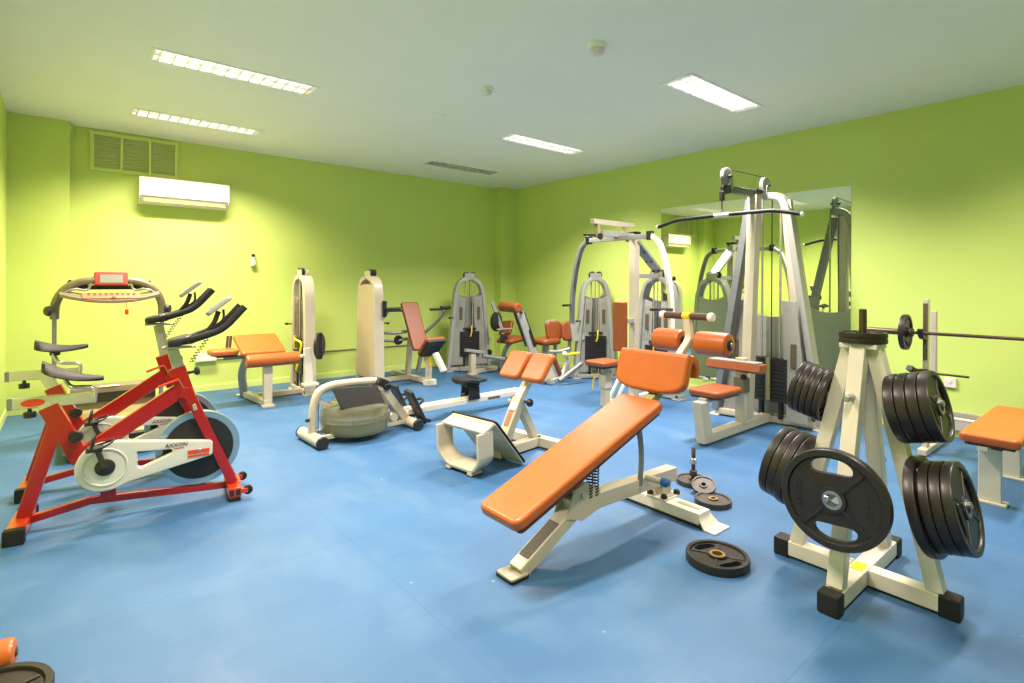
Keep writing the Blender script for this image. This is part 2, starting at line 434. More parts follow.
t = thing('wall_bulb', 'small bare bulb in a black holder fixed on the back wall', 'light bulb', (1.761, YB, 1.57))
MB().cyl((0, -.035, .05), (0, -.035, .085), .021, .003).cyl((0, 0, .068), (0, -.035, .068), .012, .002).build('lamp_holder', 'black', t)
MB().lathe((0, -.035, .052), (0, 0, -1), [(0, 0), (.016, 0), (.018, .03), (.034, .07), (.036, .09), (.026, .115), (0, .125)], 20).build('bulb', 'bulbglass', t)

t = thing('junction_box', 'white plastic box low on the back wall behind the bike handlebars', 'wall box', (1.25, YB, .41))
MB().box((0, -.03, 0), (.22, .06, .10), bev=.006).build('housing', 'plastic', t)
MB().box((.01, -.062, 0), (.19, .006, .08), bev=.002).build('lid', 'plastic', t)
tag(MB().cyl((1.37, YB-.012, .377), (5.5, YB-.012, .372), .009, .002, 10).build('conduit_pipe', 'olive'), 'thin green conduit running low along the back wall', 'pipe')
t = thing('cable_trunking', 'grey cable trunking just above the skirting behind the flat bench', 'cable trunking', (XR, .1, .115))
MB().span((-.05, -1.6, -.05), (0, 1.15, .045), .004).build('channel', 'trunk', t)
MB().span((-.054, -1.6, .04), (0, 1.153, .052), .002).build('lid', 'plastic', t)
t = thing('wall_socket', 'small white wall socket on the right wall behind the plates', 'wall socket', (XR, 1.17, .465))
MB().box((-.012, 0, 0), (.024, .085, .085), bev=.005).build('face_plate', 'plastic', t)
MB().box((-.026, 0, .012), (.006, .022, .03), bev=.002).build('switch', 'plastic', t)

t = thing('wall_mirror', 'big frameless mirror on the right wall behind the lat pulldown', 'mirror', (XR, 3.045, 1.22))
MB().span((-.006, -1.098, -1.05), (0, 1.098, 1.068), 0).build('mirror_glass', 'mirror', t)
for y in (.45,): MB().span((-.012, y-.03, -1.066), (0, y+.03, -1.035), .002).build('mirror_clip', 'plastic', t)

# ------------------------------------------------------------------ upholstery helper
def pad(mb, c, xdir, ydir, L, W, T, r=.03, bev=.02, taper=0.):
    ol = rrect(L, W, min(r, W*.49, L*.49), 5)
    if taper: ol = [(x, y*(1-taper*(.5-x/L))) for x, y in ol]
    return mb.slab(ol, T, frame(c, xdir, ydir), min(bev, T*.45), 3)
def backing(mb, c, xdir, ydir, L, W, T=.014, drop=.03, r=.02):
    m = frame(c, xdir, ydir); return mb.slab(rrect(L, W, r, 3), T, m @ Matrix.Translation((0, 0, -drop)))
def roller(mb, p0, p1, r):
    p0, p1 = V(p0), V(p1); L = (p1-p0).length; b = min(.02, r*.35)
    pr = [(0, 0), (r*.35, .004), (r*.4, 0), (r-b, 0), (r-b*.3, b*.3), (r, b), (r, L-b), (r-b*.3, L-b*.3), (r-b, L), (r*.4, L), (r*.35, L-.004), (0, L)]
    return mb.lathe(p0, p1-p0, pr, 28)

# ------------------------------------------------------------------ weight tower (shared by the cable machines)
def tower(root, loc, ang, wb=.58, wt=.30, fr='silver', cover=False, stack=True, pin=True, shroud_mat='shroud', htop=1.36):
    """uprights lean in and close in an arch; local x = width, local -y = front"""
    mx = Matrix.Translation(V(loc)) @ Matrix.Rotation(ang, 4, 'Z')
    def T(mb): bmesh.ops.transform(mb.bm, matrix=mx, verts=mb.bm.verts); return mb
    f = MB()
    for s in (-1, 1):
        pts = bend([(s*wb/2, 0, .03), (s*wt/2, 0, htop-.17), (s*(wt/2-.055), 0, htop-.03), (s*.05, 0, htop+.01)], .09, 4)
        f.sweep(pts, rrect(.055, .13, .012, 2), ref=(1, 0, 0))
    f.span((-.10, -.05, htop-.005), (.10, .05, htop+.03), .006)
    f.span((-wb/2-.03, -.065, .012), (wb/2+.03, .065, .062), .006)
    for s in (-1, 1): f.span((s*(wb/2-.01)-.05, -.08, 0), (s*(wb/2-.01)+.05, .08, .015), .004)
    T(f).build('tower_frame', fr, root)
    z0, z1 = .10, htop-.20
    def hw(z): return wb/2+(wt/2-wb/2)*(z-.03)/(htop-.19)-.026
    def panel(x0f, x1f, y, ztop, dip):
        pts = []; n = 8
        for i in range(n+1):
            k = x0f+(x1f-x0f)*i/n; pts.append((k*hw(z0), z0))
        for i in range(n+1):
            k = x1f+(x0f-x1f)*i/n; z = ztop-dip*(1-k*k); pts.append((k*hw(z), z))
        return pts
    sh = MB()
    if cover:
        sh.slab(panel(-1, 1, 0, z1+.10, -.03), .03, frame((0, .05, 0), (1, 0, 0), (0, 0, 1)), .006, 2)
    else:
        sh.slab(panel(-1, 1, 0, z1, .05), .008, frame((0, .05, 0), (1, 0, 0), (0, 0, 1)))
    T(sh).build('shroud', shroud_mat, root)
    wing = MB()
    for s in (-1, 1):
        a, b = sorted((s*.34, s*.99)); wing.slab(panel(a, b, 0, z1-.02, .05), .012, frame((0, -.035, 0), (1, 0, 0), (0, 0, 1)))
        for k in (.5, .66, .82):
            wing.beam((s*k*hw(.7), -.043, .66), (s*k*hw(z1-.1), -.043, z1-.1), .012, .010, side=(1, 0, 0))
    T(wing).build('shroud_wing', shroud_mat, root)
    for s in (-1, 1): T(MB().box((s*.63*hw(.85), -.048, .86), (.045, .006, .19), bev=.001)).build('instruction_label', 'label', root)
    if stack:
        k = MB(); n = 10
        for i in range(n): k.box((0, -.02, .25+i*.036), (.30, .085, .034), bev=.003)
        k.box((0, -.02, .63), (.20, .07, .034), bev=.006)
        T(k).build('weight_stack', 'black', root)
        for s in (-1, 1): T(MB().box((s*.08, -.02, .15), (.04, .05, .18), bev=.003)).build('stack_stand', 'black', root)
    for s in (-1, 1): T(MB().cyl((s*.055, -.02, .06), (s*.055, -.02, htop), .010, .001, 10)).build('guide_rod', 'chrome', root)
    T(MB().cyl((0, -.02, .62), (0, -.02, htop+.06), .004, .0, 6)).build('cable', 'black', root)
    p = MB()
    for x in (-.05, .05):
        p.lathe((x, -.045, htop+.075), (0, 1, 0), [(0, 0), (.038, 0), (.046, .006), (.040, .016), (.040, .026), (.046, .036), (.038, .042), (0, .042)], 20)
    T(p).build('top_pulley', 'black', root)
    p = MB()
    for y in (-.05, .035): p.box((0, y+.005, htop+.06), (.16, .008, .075), bev=.003)
    T(p).build('pulley_bracket', fr, root)
    if pin and stack:
        T(MB().tube([(.0, -.065, .52), (.0, -.10, .52), (.012, -.11, .60), (.012, -.10, .68)], .009, 8, .03)).build('selector_pin', 'yellow', root)
    h = MB().tube([(-wb/2*.80, -.06, .80), (-wb/2*.80-.06, -.10, .80)], .008, 8); h.cyl((-wb/2*.80-.05, -.095, .80), (-wb/2*.80-.085, -.115, .80), .014)
    T(h).build('hook_peg', 'black', root)

# ------------------------------------------------------------------ decline sit-up bench in the foreground
Y0 = 1.835
ox = (-2.1, -Y0, 0)
bench = thing('decline_bench', 'large orange decline sit-up bench with knee pad and foot rollers', 'exercise bench', (2.1, Y0, 0))
a20 = math.radians(20.3); d = V((math.cos(a20), 0, math.sin(a20)))
cpad = V((1.945, Y0, .468))
p = MB(ox); pad(p, cpad-V((0, 0, .0)), d, (0, 1, 0), 1.09, .292, .056, .04, .018, .06); p.build('backboard', 'orange', bench)
p = MB(ox); backing(p, cpad, d, (0, 1, 0), 1.05, .255, .016, .034); p.build('backboard_base', 'vback', bench)
p = MB(ox); p.beam((1.55, Y0, .0+.012), (1.95, Y0, .225), .085, .06); p.build('front_leg', 'cream', bench)
p = MB(ox); p.slab(rrect(.10, .11, .012), .008, frame((1.525, Y0, .016), (1, 0, 0), (0, 1, 0))); p.build('foot_plate', 'cream', bench)
p = MB(ox); p.slab(rrect(.108, .118, .014), .012, frame((1.525, Y0, .006), (1, 0, 0), (0, 1, 0))); p.build('rubber_foot', 'rubber', bench)
k = V((.4, 0, .213)).normalized(); nrm = V((-k.z, 0, k.x))
p = MB(ox); p.box(V((1.70, Y0, .093))+nrm*.031, (.22, .062, .002), Matrix.Rotation(-math.atan2(k.z, k.x), 4, 'Y'), 0)
p.build('instruction_label', 'label', bench)
p = MB(ox); p.beam((1.87, Y0, .215), (2.77, Y0+.02, .185), .075, .078); p.build('main_beam', 'cream', bench)
p = MB(ox)
for s in (-1, 1): p.slab([(1.82, .185), (1.93, .15), (2.06, .18), (2.06, .275), (1.95, .335), (1.87, .31)], .008, frame((0, Y0+s*.043, 0), (1, 0, 0), (0, 0, 1)), .002, 1)
p.cyl((1.93, Y0-.055, .275), (1.93, Y0+.055, .275), .016); p.build('pivot_bracket', 'cream', bench)
p = MB(ox); p.beam((1.62, Y0, .318), (2.40, Y0, .607), .06, .035); p.build('pad_rail', 'cream', bench)
for x in (1.985, 2.03):
    MB(ox).coil((x, Y0-.035, .245), (x+.005, Y0-.035, .405), .016, .0035, 11).build('spring', 'black', bench)
p = MB(ox); pts = bend([(2.41, Y0-.02, .20), (2.43, Y0-.02, .38), (2.385, Y0-.02, .58)], .16, 6)
p.rtube(pts, .012, .036, ref=(0, 1, 0))
for q in pts[2:-1]: p.cyl((q.x, q.y-.008, q.z), (q.x, q.y+.008, q.z), .008, .001, 10)
p.build('adjustment_bar', 'dgrey', bench)
MB(ox).cyl((2.44, Y0-.035, .245), (2.46, Y0-.13, .243), .016).build('locking_pin', 'cream', bench)
MB(ox).lathe((2.46, Y0-.125, .243), (.2, -.98, -.02), [(0, 0), (.022, 0), (.026, .008), (.026, .03), (.018, .042), (0, .046)], 20).build('locking_knob', 'blue', bench)
ox_, Y0_ = ox, Y0
ox, Y0 = (-2.14, -Y0+.03, 0), Y0
MB(ox).box((2.725, Y0, .115), (.085, .075, .11), bev=.006).build('rear_post', 'cream', bench)
p = MB(ox); p.span((2.64, 1.54, .012), (2.75, 2.13, .075), .006); p.build('rear_crossbar', 'white', bench)
MB(ox).box((2.715, Y0-.02, .080), (.16, .13, .010), bev=.003).build('mounting_plate', 'white', bench)
for x, y in ((2.655, Y0-.065), (2.655, Y0+.03), (2.775, Y0-.068)):
    MB(ox).lathe((x, y, .084), (0, 0, 1), [(0, 0), (.019, 0), (.019, .012), (.012, .024), (0, .027)], 16).build('bolt_cap', 'black', bench)
MB(ox).box((2.70, 1.64, .0765), (.03, .13, .002), bev=0).build('rating_label', 'olive', bench)
for y, s in ((1.54, -1), (2.13, 1)):
    p = MB(ox)
    p.slab([(-.075, 0), (.075, 0), (.055, .075), (-.055, .075)], .006, frame((2.70, y+s*.035, .006), (1, 0, 0), (0, -s*.7, .72)))
    p.slab(rrect(.15, .07, .008), .007, frame((2.70, y+s*.065, .0045), (1, 0, 0), (0, 1, 0)))
    p.cyl((2.74, y+s*.075, .006), (2.74, y+s*.075, .012), .008); p.build('flanged_foot', 'white', bench)
p = MB(ox); p.span((2.635, 1.52, 0), (2.755, 2.15, .012), .002); p.build('rubber_strip', 'rubber', bench)
ox = ox_
# knee pad, rollers and T handle beyond the high end of the board
p = MB(ox); p.rtube([(2.36, Y0-.01, .565), (2.60, Y0-.01, .70), (2.70, Y0-.01, .82)], .06, .05, .05); p.build('support_arm', 'olive', bench)
kd = V((.30, 0, .95)).normalized()
p = MB(ox)
kw = .235
ol = []
for i in range(13):
    t_ = PI+PI*i/12; ol.append((kw*math.copysign(abs(math.cos(t_))**.6, math.cos(t_)), -.055+.075*math.sin(t_)*1.0))
ol += [(kw, .085), (kw-.012, .105), (-kw+.012, .105), (-kw, .085)]
p.slab(ol, .062, frame((2.565, Y0+.015, .818), (0, -1, 0), kd), .022, 3)
p.build('knee_pad', 'orange', bench)
p = MB(ox)
prof = [(-.03, .07), (-.008, .092), (.03, .098), (.075, .07), (.095, .01), (.07, -.035), (.045, -.03), (.052, .015), (.03, .05), (-.02, .05)]
p.slab(prof, .462, frame((2.60, Y0+.015, .818), (1, 0, 0), (0, 0, 1)), .012, 2)
p.build('knee_pad_flap', 'orange', bench)
MB(ox).box((2.635, Y0+.015, .80), (.02, .38, .13), Matrix.Rotation(math.radians(18), 4, 'Y')).build('knee_pad_base', 'vback', bench)
p = MB(ox); p.rtube([(2.68, Y0, .79), (2.78, Y0, .855), (2.925, Y0, .97), (2.895, Y0, 1.11)], .045, .035, .05); p.build('roller_arm', 'white', bench)
MB(ox).cyl((2.925, Y0-.272, .955), (2.925, Y0+.255, .955), .014).build('roller_axle', 'steel', bench)
for s, a, b in ((-1, -.258, -.05), (1, .045, .245)):
    r_ = roller(MB(ox), (2.925, Y0+a, .955), (2.925, Y0+b, .955), .070).build('foot_roller', 'orange', bench)
    yy = Y0+(a if s < 0 else a)
    MB(ox).lathe((2.925, yy+.004, .955), (0, -1, 0), [(0, 0), (.034, 0), (.034, .006), (.026, .012), (0, .014)], 20).build('roller_cap', 'black', r_)
MB(ox).cyl((2.895, Y0-.155, 1.112), (2.895, Y0+.17, 1.112), .013).build('handle_bar', 'steel', bench)
for a, b in ((-.15, -.025), (.035, .165)):
    g = MB(ox).cyl((2.895, Y0+a, 1.112), (2.895, Y0+b, 1.112), .021, .004).build('handle_grip', 'brown', bench)
    e = a if a < 0 else b; s = -1 if a < 0 else 1
    MB(ox).lathe((2.895, Y0+e-s*.01, 1.112), (0, s, 0), [(0, 0), (.022, 0), (.027, .012), (.024, .032), (0, .036)], 18).build('grip_end', 'plate_white', g)
MB(ox).cyl((2.895, Y0-.022, 1.112), (2.895, Y0+.03, 1.112), .022, .003).build('handle_collar', 'yellow', bench)

# ------------------------------------------------------------------ back extension bench
hyp = thing('back_extension_bench', 'cream hyperextension bench with two orange hip pads and footplate', 'exercise bench', (2.135, 3.075, 0), math.radians(8))
p = MB()
loop = bend([(-.03, .205, .305), (-.02, .205, .12), (.0, .13, .045), (.0, -.13, .045), (-.02, -.205, .12), (-.03, -.205, .305)], .03, 3)
p.sweep(loop, rrect(.14, .024, .006, 2), ref=(1, 0, 0))
p.build('foot_guard', 'cream', hyp)
p = MB()
p.slab([(-.215, -.07), (.215, -.07), (.21, .07), (-.21, .07)], .024, frame((.02, 0, .327), (0, -1, 0), (.14, 0, .055)), .006, 2)
p.build('guard_hood', 'cream', hyp)
p = MB(); p.slab(rrect(.45, .46, .03, 3), .012, frame((.20, 0, .185), (0, 1, 0), (.66, 0, -.75)), .003, 1); p.build('foot_plate', 'cream', hyp)
p = MB(); p.slab(rrect(.465, .475, .03, 3), .012, frame((.211, 0, .195), (0, 1, 0), (.66, 0, -.75)), .003, 1); p.build('tread_mat', 'rubber', hyp)
for y in (.12, -.10):
    MB().box((-.02, y, .014), (.10, .045, .028), bev=.004).build('foot', 'cream', hyp)
    MB().box((-.02, y, .004), (.105, .05, .008), bev=.002).build('rubber_foot', 'rubber', hyp)
p = MB(); p.beam((.33, 0, .06), (.55, 0, .42), .085, .07); p.build('lower_arm', 'cream', hyp)
p = MB(); p.beam((.47, 0, .33), (.71, 0, .61), .065, .05); p.build('sliding_arm', 'white', hyp)
u = V((.22, 0, .36)).normalized(); n_ = V((-u.z, 0, u.x))
p = MB(); p.box(V((.465, 0, .281))+n_*.037, (.15, .045, .002), Matrix.Rotation(-math.atan2(u.z, u.x), 4, 'Y'), 0); p.build('instruction_label', 'label_brown', hyp)
p = MB(); p.beam((.30, 0, .05), (.80, 0, .05), .08, .07); p.build('base_beam', 'cream', hyp)
p = MB(); p.beam((.73, 0, .08), (.53, 0, .40), .06, .06); p.build('strut', 'cream', hyp)
p = MB(); p.span((.74, -.30, .012), (.82, .30, .085), .006); p.build('crossbar', 'cream', hyp)
for y in (-.3, .3): MB().box((.78, y, .045), (.09, .03, .09), bev=.005).build('end_cap', 'black', hyp)
MB().cyl((.56, -.035, .40), (.565, -.08, .395), .01).lathe((.565, -.07, .395), (.1, -1, 0), [(0, 0), (.026, .004), (.032, .02), (.026, .036), (0, .042)], 18).build('adjusting_knob', 'black', hyp)
MB().lathe((.56, .04, .41), (0, 1, 0), [(0, 0), (.02, .004), (.024, .02), (0, .03)], 16).build('adjusting_knob', 'black', hyp)
MB().cyl((.37, -.05, .075), (.37, .05, .075), .012).build('pivot_bolt', 'black', hyp)
for y in (.118, -.115):
    p = MB(); fd = V((.15, 0, .175)).normalized()
    pad(p, (.63, y, .655), fd, (0, 1, 0), .25, .205, .06, .035, .022); b_ = p.build('hip_pad', 'orange', hyp)
    p = MB(); pad(p, (.765, y, .665), (.10, 0, -.165), (0, 1, 0), .20, .19, .05, .03, .02); p.build('pad_flap', 'rust', b_)
    p = MB(); p.slab([(.605, .575), (.705, .70), (.73, .70), (.795, .575)], .16, frame((0, y, 0), (1, 0, 0), (0, 0, 1))); p.build('pad_base', 'white', b_)
p = MB(); p.beam((.70, -.18, .58), (.70, .18, .58), .05, .035); p.build('pad_carrier', 'white', hyp)

# ------------------------------------------------------------------ water rower
rw = thing('rowing_machine', 'cream water rower with a round green water tank and black seat', 'rowing machine', (1.514, 4.369, 0), math.radians(2.5))
fb = MB().cyl((0, -.205, .05), (0, .205, .05), .048, .004, 24).build('front_foot_bar', 'cream', rw)
for s in (-1, 1): MB().cyl((0, s*.20, .05), (0, s*.225, .05), .051, .006, 24).build('end_cap', 'black', fb)
MB().tube([(.0, 0, .06), (.005, 0, .28), (.045, 0, .42), (.16, 0, .455), (.36, 0, .456), (.59, 0, .442)], .033, 16, .09).build('arch_tube', 'cream', rw)
MB().cyl((-.032, -.02, .20), (-.06, -.03, .20), .014).build('adjusting_knob', 'black', rw)
for s in (-1, 1): MB().beam((.57, s*.05, .425), (.85, s*.05, .06), .03, .07).build('side_strut', 'cream', rw)
p = MB(); p.box((.60, 0, .43), (.10, .16, .07), Matrix.Rotation(math.radians(25), 4, 'Y'), .015).cyl((.63, -.09, .39), (.63, .09, .39), .03); p.build('handle_holder', 'black', rw)
MB().cyl((.665, -.20, .40), (.665, .20, .40), .015).build('pull_handle', 'black', rw)
p = MB(); p.lathe((.37, 0, .035), (0, 0, 1), [(0, 0), (.21, 0), (.252, .014), (.274, .045), (.28, .10), (.29, .116), (.29, .128), (.28, .142), (.277, .20), (.262, .236), (.225, .25), (0, .252)], 40)
p.build('water_tank', 'tank', rw)
p = MB(); p.lathe((.37, 0, .042), (0, 0, 1), [(0, 0), (.205, 0), (.246, .014), (.267, .045), (.272, .10), (.27, .15), (0, .152)], 40); tw = p.build('water', 'water', rw)
p = MB(); p.ring((.37, 0, .16), (0, 0, 1), .287, .007)
for i in range(9):
    a = 2*PI*i/9; q = V((math.cos(a), math.sin(a), 0))
    p.tube([V((.37, 0, .288))+q*.17, V((.37, 0, .285))+q*.228, V((.37, 0, .27))+q*.264, V((.37, 0, .235))+q*.279, V((.37, 0, .165))+q*.283], .002, 5)
p.build('tank_rim', 'tank', rw)
p = MB(); p.lathe((.37, 0, .28), (0, 0, 1), [(0, 0), (.10, 0), (.10, .02), (.05, .03), (.03, .12), (0, .12)], 24); p.build('shaft_housing', 'black', rw)
p = MB(); p.slab([(-.205, .085), (.20, .085), (.255, -.085), (-.14, -.085)], .02, frame((.315, -.14, .355), (1, 0, -.06), (0, .35, .94)), .006, 2); p.build('tank_shield', 'black', rw)
for s in (-1, 1):
    MB().beam((.03, s*.10, .06), (.84, s*.07, .06), .03, .035).build('side_rail', 'cream', rw)
MB().beam((.05, -.02, .33), (.20, -.03, .26), .02, .03).build('tank_bracket', 'cream', rw)
MB().cyl((.045, -.01, .07), (.05, -.01, .40), .005, 0, 8).build('strap_cord', 'blue', rw)
p = MB().lathe((.70, -.06, .115), (0, -1, 0), [(0, 0), (.03, 0), (.036, .006), (.03, .012), (.03, .024), (.036, .03), (0, .032)], 20); p.build('strap_pulley', 'cream', rw)
rf = MB().cyl((.86, -.22, .05), (.86, .22, .05), .044, .004, 24).build('middle_foot_bar', 'cream', rw)
for s in (-1, 1): MB().cyl((.86, s*.21, .05), (.86, s*.24, .05), .05, .006, 24).build('end_cap', 'black', rf)
for s in (-1, 1):
    p = MB(); p.slab(rrect(.36, .13, .03, 4), .03, frame((.89, s*.13, .19), (.45, 0, -.85), (0, 1, 0)), .005, 2)
    for k_ in range(5): p.box(V((.90, s*.13, .175))+V((.45, 0, -.85)).normalized()*(-.10+k_*.05)+V((.85, 0, .45))*.012, (.008, .09, .012), Matrix.Rotation(math.radians(62), 4, 'Y'), .002)
    fp = p.build('footplate', 'black', rw)
    MB().tube([(.86, s*.13-.06, .20), (.935, s*.13-.055, .245), (.95, s*.13, .255), (.935, s*.13+.055, .245), (.86, s*.13+.06, .20)], .012, 8, .04).build('foot_strap', 'rubber', fp)
    MB().box((.985, s*.13, .06), (.07, .11, .03), Matrix.Rotation(math.radians(20), 4, 'Y')).build('heel_rest', 'black', fp)
p = MB(); p.span((.86, -.05, .105), (2.27, .05, .155), .006).span((.86, -.035, .155), (2.27, .035, .168), .004); p.build('seat_rail', 'white', rw)
p = MB(); p.span((2.19, -.045, .01), (2.27, .045, .11), .006); p.span((2.19, -.09, .0), (2.27, .09, .04), .01); p.build('rear_foot', 'white', rw)
p = MB()
rings = []
for i in range(13):
    a = -1+2*i/12; w_ = .155*math.sqrt(max(0.02, 1-.55*abs(a)**3)); x = 1.60+a*.150
    hgt = .325+.014*math.sin(abs(a)*PI)-.006*a
    rings.append([(x, w_*c_, hgt+.026*s_*(1 if s_ < 0 else .6)+(.016*c_*c_ if s_ >= 0 else 0)) for c_, s_ in [(math.cos(2*PI*j/16), math.sin(2*PI*j/16)) for j in range(16)]])
p.loft(rings); p.build('seat', 'black', rw)
p = MB(); p.box((1.61, 0, .288), (.16, .11, .04), bev=.01)
for s in (-1, 1):
    p.slab([(-.075, -.075), (.075, -.075), (.055, .065), (-.055, .065)], .012, frame((1.61, s*.065, .215), (1, 0, 0), (0, 0, 1)), .003, 1)
    for k_ in range(4): p.box((1.61, s*.075, .172+.028*k_), (.12, .012, .010), bev=.002)
p.build('seat_carriage', 'black', rw)
for s in (-1, 1):
    for x in (1.565, 1.655): MB().cyl((x, s*.045, .186), (x, s*.062, .186), .018).build('carriage_wheel', 'dgrey', rw)
MB().box((1.88, -.052, .125), (.16, .004, .02), bev=0).build('rail_label', 'label', rw)

# ------------------------------------------------------------------ leg curl machine
lc = thing('leg_curl_machine', 'orange-padded curl machine with weight tower, standing left of the plain beige tower', 'weight machine', (1.75, 6.25, 0))
ox = (-1.75, -6.25, 0)
p = MB(ox); pad(p, (1.58, 6.20, .63), (0, .42, .165), (1, 0, 0), .44, .44, .055, .03, .02); p.build('body_pad', 'orange', lc)
p = MB(ox); backing(p, (1.58, 6.20, .63), (0, .42, .165), (-1, 0, 0), .40, .40, .014, -.032 if False else .034); p.build('pad_base', 'vback', lc)
p = roller(MB(ox), (1.39, 5.965, .49), (1.92, 5.965, .49), .068); p.build('front_roll', 'orange', lc)
p = MB(ox); pad(p, (1.245, 6.30, .565), (1, 0, 0), (0, 1, 0), .26, .26, .06, .03, .02); p.build('elbow_pad', 'orange', lc)
MB(ox).box((1.27, 6.30, .525), (.20, .20, .014)).build('elbow_pad_base', 'vback', lc)
MB(ox).beam((1.25, 6.30, .50), (1.55, 6.30, .50), .05, .04).build('elbow_pad_arm', 'silver', lc)
p = MB(ox)
for x in (1.30, 1.33): p.tube([(x, 6.42, .52), (x+.02, 6.43, .72)], .013, 8)
p.build('hand_grip', 'brown', lc)
MB(ox).beam((1.61, 6.00, .02), (1.61, 6.00, .45), .085, .07).build('front_post', 'cream', lc)
p = MB(ox); p.rtube([(1.53, 6.62, .03), (1.48, 6.55, .30), (1.55, 6.40, .58)], .075, .07, .10); p.build('rear_post', 'silver', lc)
p = MB(ox); p.beam((1.60, 5.95, .04), (1.53, 6.70, .04), .07, .06); p.build('foot_beam', 'cream', lc)
for y, x in ((5.94, 1.60), (6.71, 1.53)): MB(ox).box((x, y, .012), (.12, .07, .024)).build('foot', 'cream', lc)
MB(ox).beam((1.55, 6.42, .04), (2.13, 6.42, .04), .07, .055).build('base_beam', 'cream', lc)
MB(ox).beam((1.60, 6.02, .44), (1.55, 6.45, .56), .07, .06).build('pad_frame', 'silver', lc)
MB(ox).cyl((1.90, 5.965, .49), (2.02, 6.05, .50), .018).build('roll_axle', 'white', lc)
p = MB(ox); p.slab([(-.035, -.20), (.065, -.20), (.03, .20), (-.04, .20)], .045, frame((2.03, 6.02, .38), (1, 0, 0), (0, 0, 1)), .008, 2); p.build('swing_arm', 'white', lc)
MB(ox).box((2.06, 6.02, .175), (.17, .10, .03)).build('arm_foot', 'white', lc)
p = MB(ox); p.lathe((2.16, 6.05, .59), (.75, -.66, 0), [(0, 0), (.09, 0), (.145, .004), (.15, .012), (.15, .02), (.145, .028), (0, .03)], 28); p.box((2.17, 6.04, .59), (.06, .05, .30), bev=.01)
p.build('cable_cam', 'black', lc)
MB(ox).tube([(2.0, 6.3, .30), (2.03, 6.20, .62), (1.98, 6.30, .66)], .012, 8, .04).build('cable_sleeve', 'yellow', lc)
tower(lc, (2.15-1.75, 6.53-6.25, 0), -PI/2, .52, .40, 'cream', shroud_mat='bronze')

# ------------------------------------------------------------------ shoulder press machine
sp_ = thing('shoulder_press_machine', 'shoulder press with beige covered weight tower and reclined orange backrest', 'weight machine', (3.2, 6.3, 0))
ox = (-3.2, -6.3, 0)
tower(sp_, (2.97-3.2, 6.46-6.3, 0), PI/2, .54, .46, 'cream', cover=True, shroud_mat='beige')
MB(ox).box((3.035, 6.20, .98), (.05, .07, .20), bev=.006).build('label_plate', 'black', sp_)
bu = V((0, .34, .62)).normalized()
p = MB(ox); pad(p, (3.545, 6.33, .735), bu, (1, 0, 0), .70, .26, .05, .03, .018, .12); p.build('backrest', 'rust', sp_)
p = MB(ox); p.slab(rrect(.62, .2, .02, 3), .014, frame(V((3.545, 6.33, .735))+V((0, .03, -.017)), bu, (1, 0, 0))); p.build('backrest_base', 'vback', sp_)
p = MB(ox); pad(p, (3.57, 5.95, .50), (0, -.24, .24), (1, 0, 0), .32, .28, .055, .03, .018); p.build('seat', 'rust', sp_)
p = MB(ox); p.slab(rrect(.30, .26, .02, 3), .02, frame((3.57, 5.92, .475), (0, -.24, .24), (1, 0, 0))); p.build('seat_base', 'black', sp_)
p = MB(ox); p.rtube([(3.57, 6.10, .42), (3.57, 6.0, .25), (3.57, 6.02, .05)], .07, .06, .1); p.build('seat_post', 'cream', sp_)
p = MB(ox); p.beam((3.57, 5.85, .42), (3.62, 5.72, .20), .08, .05); p.build('leg_rest', 'white', sp_)
p = MB(ox); p.box((3.57, 6.0, .30), (.02, .09, .12), bev=.004); p.build('adjusting_lever', 'yellow', sp_)
MB(ox).beam((3.57, 5.98, .04), (3.55, 6.95, .04), .075, .06).build('base_beam', 'cream', sp_)
MB(ox).box((3.57, 5.98, .035), (.15, .09, .07), bev=.006).build('front_foot', 'white', sp_)
MB(ox).beam((3.03, 6.46, .04), (3.56, 6.46, .04), .07, .055).build('link_beam', 'cream', sp_)
MB(ox).beam((3.56, 6.55, .05), (3.56, 6.42, .85), .06, .07).build('back_post', 'cream', sp_)
for s in (-1, 1):
    x = 3.57+s*.28-(.13 if s < 0 else 0)
    p = MB(ox); p.tube([(x-s*.04, 6.65, .55), (x+s*.07, 6.45, .74), (x+s*.10, 6.25, .90), (x+s*.06, 6.22, .95)], .024, 10, .06); p.build('press_arm', 'silver', sp_)
    p = MB(ox); p.tube([(x-s*.14, 6.22, .955), (x+s*.10, 6.22, .955), (x+s*.12, 6.10, .985), (x-s*.05, 6.10, .985)], .018, 10, .05); p.build('press_handle', 'black', sp_)
    p = MB(ox); p.rtube([(x-s*.05, 6.70, .05), (x-s*.02, 6.62, .40), (x-s*.04, 6.64, .58)], .05, .05, .1); p.build('arm_post', 'silver', sp_)
for z in (.56, .66): MB(ox).tube([(3.10, 6.55, z), (3.30, 6.45, z-.02), (3.48, 6.42, z)], .022, 10, .08).build('linkage_rod', 'silver', sp_)
p = MB(ox); p.lathe((3.36, 6.45, .55), (0, -1, 0), [(0, 0), (.06, 0), (.065, .01), (.06, .03), (0, .03)], 20); p.build('linkage_pulley', 'black', sp_)

